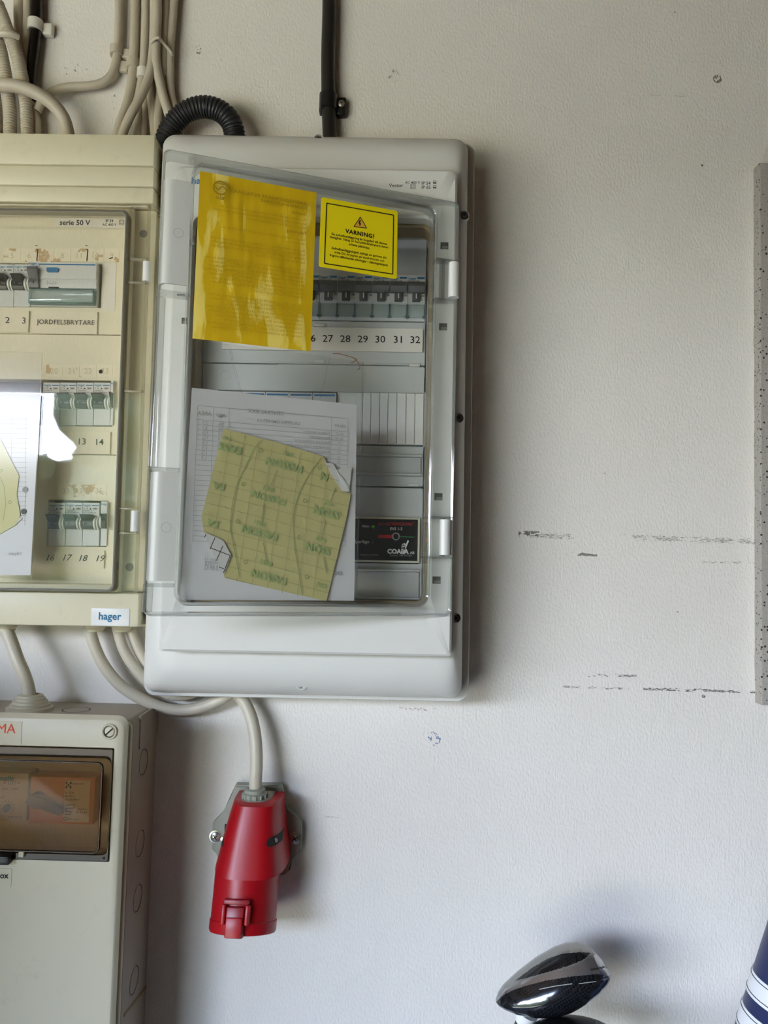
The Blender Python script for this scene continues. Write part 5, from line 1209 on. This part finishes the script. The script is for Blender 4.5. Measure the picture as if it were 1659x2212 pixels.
# openings with the housing screws, plate screws
def hsurf(x, z):                                  # front of the housing at (x, z)
    for A_, B_ in zip(st, st[1:]):
        za, zb = A_[0][2], B_[0][2]
        if zb <= z <= za:
            t_ = (za-z)/(za-zb); l_, r_, f_ = [A_[k][i_]*(1-t_)+B_[k][i_]*t_ for k, i_ in ((0, 0), (-1, 0), (len(A_)//2, 1))]
            u = max(-1, min(1, (x-(l_+r_)/2)/((r_-l_)/2))); c_ = abs(u)**(1/.62); return -.012+(f_+.012)*max(0, 1-c_*c_)**.31
    return -.05
for (l_px, r_px, yc, hpx, rounded, sc_px, mt) in ((577, 605, 1817.5, 9.5, 'l', (594, 1818), 'dsteel'), (470, 488, 1813.5, 9.0, 'r', (480, 1814), 'steel')):
    d0 = .062 if l_px > 550 else .046; a_, b_ = rp_(l_px, yc, d0), rp_(r_px, yc, d0); hz_ = abs(rp_(l_px, yc+hpx, d0)[1]-a_[1]); wx_ = b_[0]-a_[0]
    bm = bmesh.new(); V_ = []; NX, NZ = 22, 10
    for i_ in range(NX+1):
        u = i_/NX; e_ = u if rounded == 'l' else 1-u; rr0 = min(1, e_*wx_/hz_); hh_ = hz_*sqrt(max(0.02, 1-(1-rr0)**2))
        V_.append([])
        for k in range(NZ+1): x_ = a_[0]+wx_*u; z_ = a_[1]-hh_+2*hh_*k/NZ; V_[-1].append(bm.verts.new((x_, hsurf(x_, z_)-.0007, z_)))
    for i_ in range(NX):
        for k in range(NZ): bm.faces.new((V_[i_][k], V_[i_+1][k], V_[i_+1][k+1], V_[i_][k+1]))
    ow = obj('screw_opening', bm, M['dark'], RS, 0); e = rp_(*sc_px, d0)
    obj('inner_screw', lathe(bmesh.new(), [(.0026, 0), (.0022, .0006), (.0001, .0008)], (e[0], hsurf(e[0], e[1])-.0006, e[1]), (0, -1, 0), 14), M[mt], ow)
for a, b in ((465, 1808), (637, 1811)):
    bm = bmesh.new(); q = rp_(a, b, .0135); lathe(bm, [(.0066, 0), (.0066, .0006), (.0052, .0008), (.0050, .0018), (.003, .0028), (.0001, .003)], (q[0], -.0122, q[1]), (0, -1, 0), 22); s = obj('plate_screw', bm, M['steel'], RS)
    bm = bmesh.new()
    for k in (.6, 2.17): line(bm, (q[0]-.003*cos(k), q[1]-.003*sin(k)), (q[0]+.003*cos(k), q[1]+.003*sin(k)), .0010, -.0154)
    obj('screw_slot', bm, M['dark'], s, 0)

# ================================================================== SPECKLED BOARD (right)
x0 = WF.at(1628, 900, 0).x; z1 = WF.at(1650, 358, .008).z; z0 = WF.at(1650, 1521, .008).z
bm = B(x0, x0+.30, -.0150, 0, z0, z1, .0012, 2)
bmesh.ops.subdivide_edges(bm, edges=[e for e in bm.edges if e.calc_length() > .4], cuts=60)
for v in bm.verts:
    if v.co.x < x0+.01: v.co.x += .0009*mn.noise(Vector((0, v.co.y*60, v.co.z*34)))
tag(obj('speckled_board', bm, M['speckle'], None, 0), 'tall speckled grey board fixed to wall at right photo edge', 'board')

# ================================================================== GOLF CLUBS AND HEADCOVER
GD = .085
GO = WF.at(1195, 2115, GD); GOF = Frame(T3(0, -GD, 0)); GOF = Frame(T3(GO.x, -GD, GO.z))
def gp(px, py): A = GOF.at(px, py, 0); return Vector((A.x, A.z))
top = [(1071, 2163), (1077, 2146), (1088, 2131), (1120, 2103), (1160, 2073), (1200, 2050), (1225, 2041), (1250, 2038), (1275, 2045), (1300, 2072), (1314, 2094), (1318.5, 2104)]
bot = [(1071, 2163), (1078, 2170), (1090, 2176), (1115, 2184), (1150, 2189), (1190, 2187), (1225, 2178), (1260, 2161), (1290, 2140), (1308, 2122), (1316, 2112), (1318.5, 2104)]
e0, e1 = gp(1071, 2163), gp(1318.5, 2104); U_ = (e1-e0).normalized(); V_ = Vector((-U_.y, U_.x)); LG = (e1-e0).length
def prof_at(P, u):
    Q = [((gp(*p)-e0).dot(U_)/LG, (gp(*p)-e0).dot(V_)) for p in P]
    for (a, va), (b, vb) in zip(Q, Q[1:]):
        if a <= u <= b: t_ = (u-a)/max(b-a, 1e-9); return va+(vb-va)*t_
    return Q[0][1] if u < .5 else Q[-1][1]
NU, NA = 240, 260
def gsurf(u, th):
    vt, vb = prof_at(top, u), prof_at(bot, u); c, h = (vt+vb)/2, (vt-vb)/2
    hd = .034*max(1e-3, (4*u*(1-u)))**.5*(.75+.25*u)
    s = sin(th); q = e0+U_*(u*LG)+V_*(c+h*s); return Vector((q.x, -hd*cos(th)*(1-.25*max(0, s)), q.y)), c, h
us = [.5-.5*cos(pi*i/NU) for i in range(NU+1)]; us[0], us[-1] = .0008, .9992
pts = {}
for i, u in enumerate(us):
    for j in range(NA): pts[i, j] = gsurf(u, 2*pi*j/NA-pi/2)[0]
def poly_in(p, P):
    c = False; j = len(P)-1
    for i in range(len(P)):
        a, b = P[i], P[j]
        if (a[1] > p[1]) != (b[1] > p[1]) and p[0] < (b[0]-a[0])*(p[1]-a[1])/(b[1]-a[1])+a[0]: c = not c
        j = i
    return c
crown_edge = [(1071, 2164), (1084, 2152), (1105, 2140), (1140, 2128), (1180, 2118), (1230, 2110), (1290, 2104), (1302, 2106), (1303, 2112), (1318, 2106), (1330, 2150), (1200, 2230), (1060, 2200)]
inlay = [(1112, 2119), (1150, 2090), (1185, 2070), (1215, 2060), (1250, 2057), (1276, 2058), (1262, 2072), (1235, 2084), (1190, 2098), (1150, 2109)]
skirt = [(1071, 2163), (1090, 2137), (1120, 2121), (1190, 2102), (1240, 2087), (1290, 2060), (1325, 2070), (1330, 2108), (1300, 2108), (1230, 2114), (1100, 2150)]
CE, IN, SK = [[tuple(gp(*p)) for p in P] for P in (crown_edge, inlay, skirt)]
GC = thing('golf_club', 'golf driver with black carbon crown and silver sole leaning at wall bottom', 'golf club', GOF.M)
parts = {k: bmesh.new() for k in ('crown', 'skirt', 'sole_inlay', 'sole')}; vm = {k: {} for k in parts}
for i in range(NU):
    for j in range(NA):
        k4 = [(i, j), (i+1, j), (i+1, (j+1) % NA), (i, (j+1) % NA)]; c = sum((pts[k] for k in k4), Vector())/4; k_p = -GOF.o.y/(c.y-GOF.o.y); p2 = (GOF.o.x+(c.x-GOF.o.x)*k_p, GOF.o.z+(c.z-GOF.o.z)*k_p)   # where the mark shows on the club's middle plane
        nm_ = 'crown' if poly_in(p2, CE) else ('sole_inlay' if (poly_in(p2, IN) and c.y < 0) else ('skirt' if poly_in(p2, SK) else 'sole'))
        vs = []
        for k in k4:
            if k not in vm[nm_]: vm[nm_][k] = parts[nm_].verts.new(pts[k])
            vs.append(vm[nm_][k])
        parts[nm_].faces.new(vs)
for k, m_ in (('crown', 'carbon'), ('skirt', 'chrome'), ('sole_inlay', 'carbon'), ('sole', 'dchrome')):
    me_bm = parts[k]; me = bpy.data.meshes.new(k)
    for f in me_bm.faces: f.smooth = True; 
    bmesh.ops.recalc_face_normals(me_bm, faces=me_bm.faces); me_bm.to_mesh(me); me_bm.free(); me.materials.append(M[m_]); place(bpy.data.objects.new(k, me), GC)
def on_surf(bm, lift=.0004):
    for v in bm.verts:
        p0 = Vector((v.co.x, 0, v.co.z)); p = p0.copy()
        for _ in range(6):
            q = Vector((p.x, p.z))-e0; u = min(.995, max(.005, q.dot(U_)/LG)); vt, vb = prof_at(top, u), prof_at(bot, u); c, h = (vt+vb)/2, (vt-vb)/2
            s = max(-.98, min(.98, (q.dot(V_)-c)/max(h, 1e-5))); hd = .034*max(1e-3, (4*u*(1-u)))**.5*(.75+.25*u)
            y = -hd*sqrt(1-s*s)*(1-.25*max(0, s))-lift; p = GOF.o+(p0-GOF.o)*((y-GOF.o.y)/(-GOF.o.y))
        v.co = p
    return bm
a, b = gp(1311, 2086), gp(1275, 2093)
obj('lettering', on_surf(text_into(bmesh.new(), 'TaylorMade', tuple(a), tuple(b), 0, bold=.01)), M['ink'], GC, 0)
bm = bmesh.new()
for p, q in (((1165, 2137), (1200, 2130)), ((1200, 2130), (1236, 2125)), ((1250, 2125), (1288, 2120))):
    for k in range(6): 
        A_, B_ = gp(*p).lerp(gp(*q), k/6), gp(*p).lerp(gp(*q), (k+1)/6); line(bm, A_, B_, .0008, 0)
obj('crown_line', on_surf(bm), M['lgt_ink'], GC, 0)
q0 = gp(1138, 2180); q1 = gp(1128, 2206)
bm = cyl(bmesh.new(), (q0.x, -.004, q0.y), (q1.x, -.002, q1.y), .0108, .0072, 22); obj('hosel', bm, M['white'], GC)
dd = (q1-q0).normalized(); q2 = q1+dd*.045; q3 = q2+dd*.55
obj('ferrule', cyl(bmesh.new(), (q1.x, -.002, q1.y), (q2.x, 0, q2.y), .0066, .0056, 18), M['black'], GC)
obj('shaft', cyl(bmesh.new(), (q2.x, 0, q2.y), (q3.x, .02, q3.y), .0048, .0052, 14), M['dsteel'], GC)
# second club, seen as a dark dome at the bottom edge
A = WF.at(1246, 2262, .12); g2 = thing('golf_club', 'black golf club head just showing at bottom edge under the driver', 'golf club', T3(A.x, -.12, A.z))
def dome(sx_, sy_, sz_, flat_=0):
    bm = bmesh.new(); bmesh.ops.create_uvsphere(bm, u_segments=36, v_segments=20, radius=1)
    for v in bm.verts: v.co = Vector((v.co.x*sx_, v.co.y*sy_, v.co.z*sz_*(1 if v.co.z > 0 else .8)))
    return bm
obj('head', dome(.048, .040, .0170), M['black'], g2, 80)
bm = bmesh.new(); box(bm, .020, .024, -.012, .012, .0120, .0172, .0008); obj('sight_mark', bm, M['dsteel'], g2)
obj('shaft', cyl(bmesh.new(), (.034, .01, -.004), (.060, .05, -.60), .0055, .005, 14), M['dsteel'], g2)
# navy headcover
N0 = WF.at(1740, 2150, .085); tl_ = radians(9); axn = Vector((sin(tl_), .02, cos(tl_))).normalized()
HC = thing('headcover', 'navy leather golf headcover with two white stripes at lower right corner', 'headcover', T3(N0.x, N0.y, N0.z))
k_ = -math.tan(radians(8.5)); R_ = .0475
def cone(s0, s1, ex=0.0):
    N = 10; return [(R_+ex+k_*(s0+(s1-s0)*i/N), s0+(s1-s0)*i/N) for i in range(N+1)]
prof = cone(-.30, .120)+[(R_+k_*.12-.004, .130), (R_+k_*.12-.014, .138), (R_+k_*.12-.024, .141), (.0001, .142)]
obj('body', lathe(bmesh.new(), prof, (0, 0, 0), axn, 48), M['navy'], HC, 60)
for c_ in (-.0015, -.0335):
    w_ = .0098
    bd = obj('stripe', lathe(bmesh.new(), [(R_+k_*(c_-w_)-.001, c_-w_)]+cone(c_-w_, c_+w_, .0008)+[(R_+k_*(c_+w_)-.001, c_+w_)], (0, 0, 0), axn, 48), M['wleather'], HC, 50)
    for q in (c_-w_+.0030, c_+w_-.0030):
        obj('piping', lathe(bmesh.new(), [(R_+k_*q+.0004, q-.0004), (R_+k_*q+.0012, q-.0003), (R_+k_*q+.0012, q+.0003), (R_+k_*q+.0004, q+.0004)], (0, 0, 0), axn, 48), M['stitch'], bd, 50)

# ================================================================== OUTSIDE (trees seen only mirrored in the clear doors; hedges added to shape daylight)
def tree(x, y, h, r, label):
    t = thing('leafy_tree', label, 'tree', T3(x, y, -.05))
    obj('trunk', cyl(bmesh.new(), (0, 0, 0), (0, 0, h*.6), .16, .09, 12), M['bark'], t)
    bm = bmesh.new()
    for k in range(46):
        a = random.uniform(0, 2*pi); q = random.uniform(.1, 1)**.5*r; z = h*random.uniform(.15, .95); s_ = r*random.uniform(.28, .45)
        rr_ = bmesh.ops.create_icosphere(bm, subdivisions=2, radius=s_, matrix=T3(q*cos(a), q*sin(a), z))
        for v in rr_['verts']: v.co += Vector((random.gauss(0, 1), random.gauss(0, 1), random.gauss(0, 1)))*s_*.10
    obj('foliage', bm, M['leaf'], t, 0)
for hx0, hx1, hh_, hl in ((-16, -3.75, 2.45, 'low stretch of added sky-blocking green hedge mirrored under the bright patch in cream cabinet door'), (-3.45, 9, 3.5, 'tall stretch of added sky-blocking green hedge mirrored dimly in cream cabinet door')):
    bm = bmesh.new(); box(bm, hx0, hx1, -8.4, -7.4, -.04, hh_)
    bmesh.ops.subdivide_edges(bm, edges=bm.edges, cuts=26, use_grid_fill=True)
    for v in bm.verts: v.co += Vector((mn.noise(v.co*2.1), mn.noise(v.co*2.1+Vector((9, 0, 0))), mn.noise(v.co*2.1+Vector((0, 9, 0)))))*.30*(1 if v.co.z > .1 else 0)
    tag(obj('added_hedge', bm, M['leaf'], None, 0), hl, 'hedge')  # hedge added to hold back low sky light at the opening
for k, (x, h, r) in enumerate([(-3.85, 5.6, 1.2), (.6, 5.2, 1.4), (5.2, 5.0, 1.5)]):
    tree(x, -11.8, h, r, ['green tree right of the bright patch mirrored in cream cabinet door', 'second green tree behind the tall hedge outside', 'last green tree at right end of hedge outside'][k])
